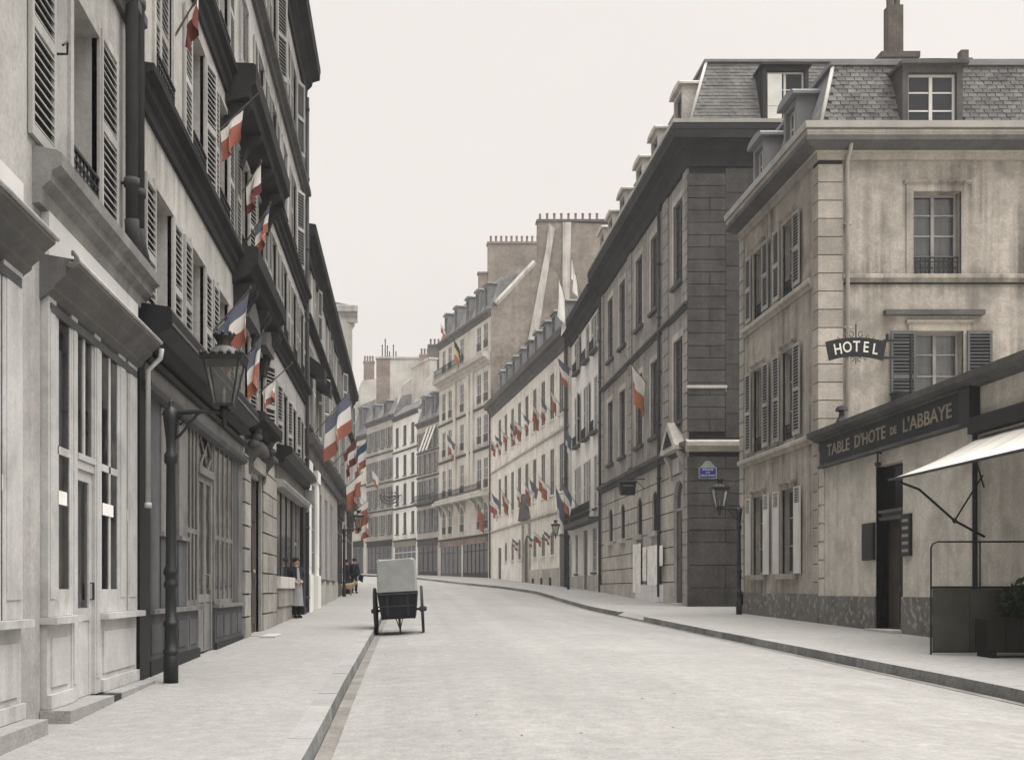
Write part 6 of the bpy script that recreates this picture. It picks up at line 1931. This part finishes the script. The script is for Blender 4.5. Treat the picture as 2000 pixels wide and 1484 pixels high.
# narrow pale house
flag('white and red flag high on the narrow pale house', (HC - .02, 65.0, 12.7 + EYE), -HALF, 1.5, R(40), .3, .95, 1.4, FR, None, 0)
flag('long blue and white flag on balcony of the narrow pale house', (HC - .5, 64.6, 4.3 + EYE), -HALF, 1.9, R(65), .3, .98, 2.0, ('fblue', 'fblue', 'fwhite'), None, 0)
flag('tricolour flag with red tail over the narrow house door', (HC - .5, 61.5, 4.6 + EYE), -HALF, 1.7, R(60), .3, .98, 1.6, FR, None, 0)
flag('blue flag at middle window of the narrow pale house', (HC - .02, 65.6, 8.6 + EYE), -HALF, 1.2, R(60), .3, .98, 1.2, ('fblue', 'fblue', 'fwhite'), None, 0)
# white cloths on the cornice and the palace flag
flag('large white flag draped on the cornice above narrow pale house', (HC - .6, 63.5, 15.6 + EYE), -HALF, 2.9, R(75), .35, .98, 2.2, ('fwhite', 'fwhite', 'fwhite'), None, 0, wave=.14)
flag('smaller white flag on the cornice nearest the palace dormers', (HC - .6, 59.8, 15.9 + EYE), -HALF, 2.1, R(78), .45, .98, 1.2, ('fwhite', 'fwhite', 'fwhite'), None, 0, wave=.1)
flag('white and rust red flag hanging alone on the dark palace wall', (HC - .02, 45.9, 8.55 + EYE), -HALF, 1.45, R(52), .05, .72, 1.55, ('fwhite', 'fwhite', 'forange', 'forange'), None, 0, wave=.09, gather=.15)
# ornate building and beyond
rzG = math.atan2(Gp1[1] - Gp0[1], Gp1[0] - Gp0[0])
flag('black ochre and red flag on top balcony of ornate building', on(Gp0, rzG, 9.6, 21.0, -.7), rzG, 2.2, R(60), .3, .98, 2.0, ('fblack', 'fyellow', 'fred'), None, 0, wave=.1)
flag('tricolour flag in the middle of the ornate building front', on(Gp0, rzG, 6.0, 13.2), rzG, 1.8, R(50), .3, .98, 1.7, FR, None, 0, wave=.1)
flag('rust red flag low at the corner of ornate and cream buildings', on(Gp0, rzG, LGm - .6, 6.0), rzG, 1.6, R(50), .3, .98, 1.8, ('fred', 'fred', 'fred'), None, 0, wave=.1)
flag('little flag on the roof edge left of ornate building', on(Gp0, rzG, 3.0, 24.3, .0), rzG, 1.6, R(60), .4, .98, .9, WRR, None, 0, wave=.1)
rzJ = math.atan2(Jp1[1] - Jp0[1], Jp1[0] - Jp0[0])
flag('red flag on the tan house in the far curve', on(Jp0, rzJ, 1.6, 9.2), rzJ, 2.0, R(45), .3, .98, 2.2, ('fwhite', 'fred', 'fred'), None, 0, wave=.1)
flag('white flag above the shops in the far curve', on(Jp0, rzJ, 4.6, 12.4), rzJ, 1.6, R(45), .3, .98, 1.5, ('fwhite', 'fwhite', 'fred'), None, 0, wave=.1)
# round iron hanging sign far down the street
r = thing('round_hanging_sign', 'round wrought iron sign hanging from the white far house', 'sign', (-1.9, 119.5, gz(119)), 0.0)
zo = EYE - gz(119)
m_ = MB()
for rad in (1.0, .62):
    m_.tube([(rad * math.cos(R(a)), 0, zo + 10.0 + rad * math.sin(R(a)) * .75) for a in range(150, 391, 15)], .07, 6)
for a in range(180, 361, 30):
    m_.tube([(0, 0, zo + 10.0), (1.0 * math.cos(R(a)), 0, zo + 10.0 + .75 * math.sin(R(a)))], .04, 5)
m_.tube([(-.9, 0, zo + 10.0), (2.4, 0.5, zo + 10.3)], .06, 6)
for i in range(5):
    m_.lathe(-.6 + .3 * i, 0, [(.06, zo + 10.35), (.09, zo + 10.45), (.02, zo + 10.6)], 6)
link('ironwork', m_.mesh('ironwork', 'iron'), r)

# ------------------------------------------------------------------ the air of the street: a thin even haze
hz = MB().box(-90, 90, -30, 190, -1.5, 40)
hm = bpy.data.materials.new('street haze'); hm.use_nodes = True
for n_ in list(hm.node_tree.nodes):
    if n_.type == 'BSDF_PRINCIPLED':
        hm.node_tree.nodes.remove(n_)
pv = hm.node_tree.nodes.new('ShaderNodeVolumePrincipled')
pv.inputs['Color'].default_value = (0.93, 0.92, 0.91, 1)
pv.inputs['Density'].default_value = 0.0009
pv.inputs['Anisotropy'].default_value = 0.2
hm.node_tree.links.new(pv.outputs[0], hm.node_tree.nodes['Material Output'].inputs['Volume'])
ho = link('haze', hz.mesh('haze', hm))
ho['kind'] = 'stuff'
scene.cycles.volume_bounces = 0
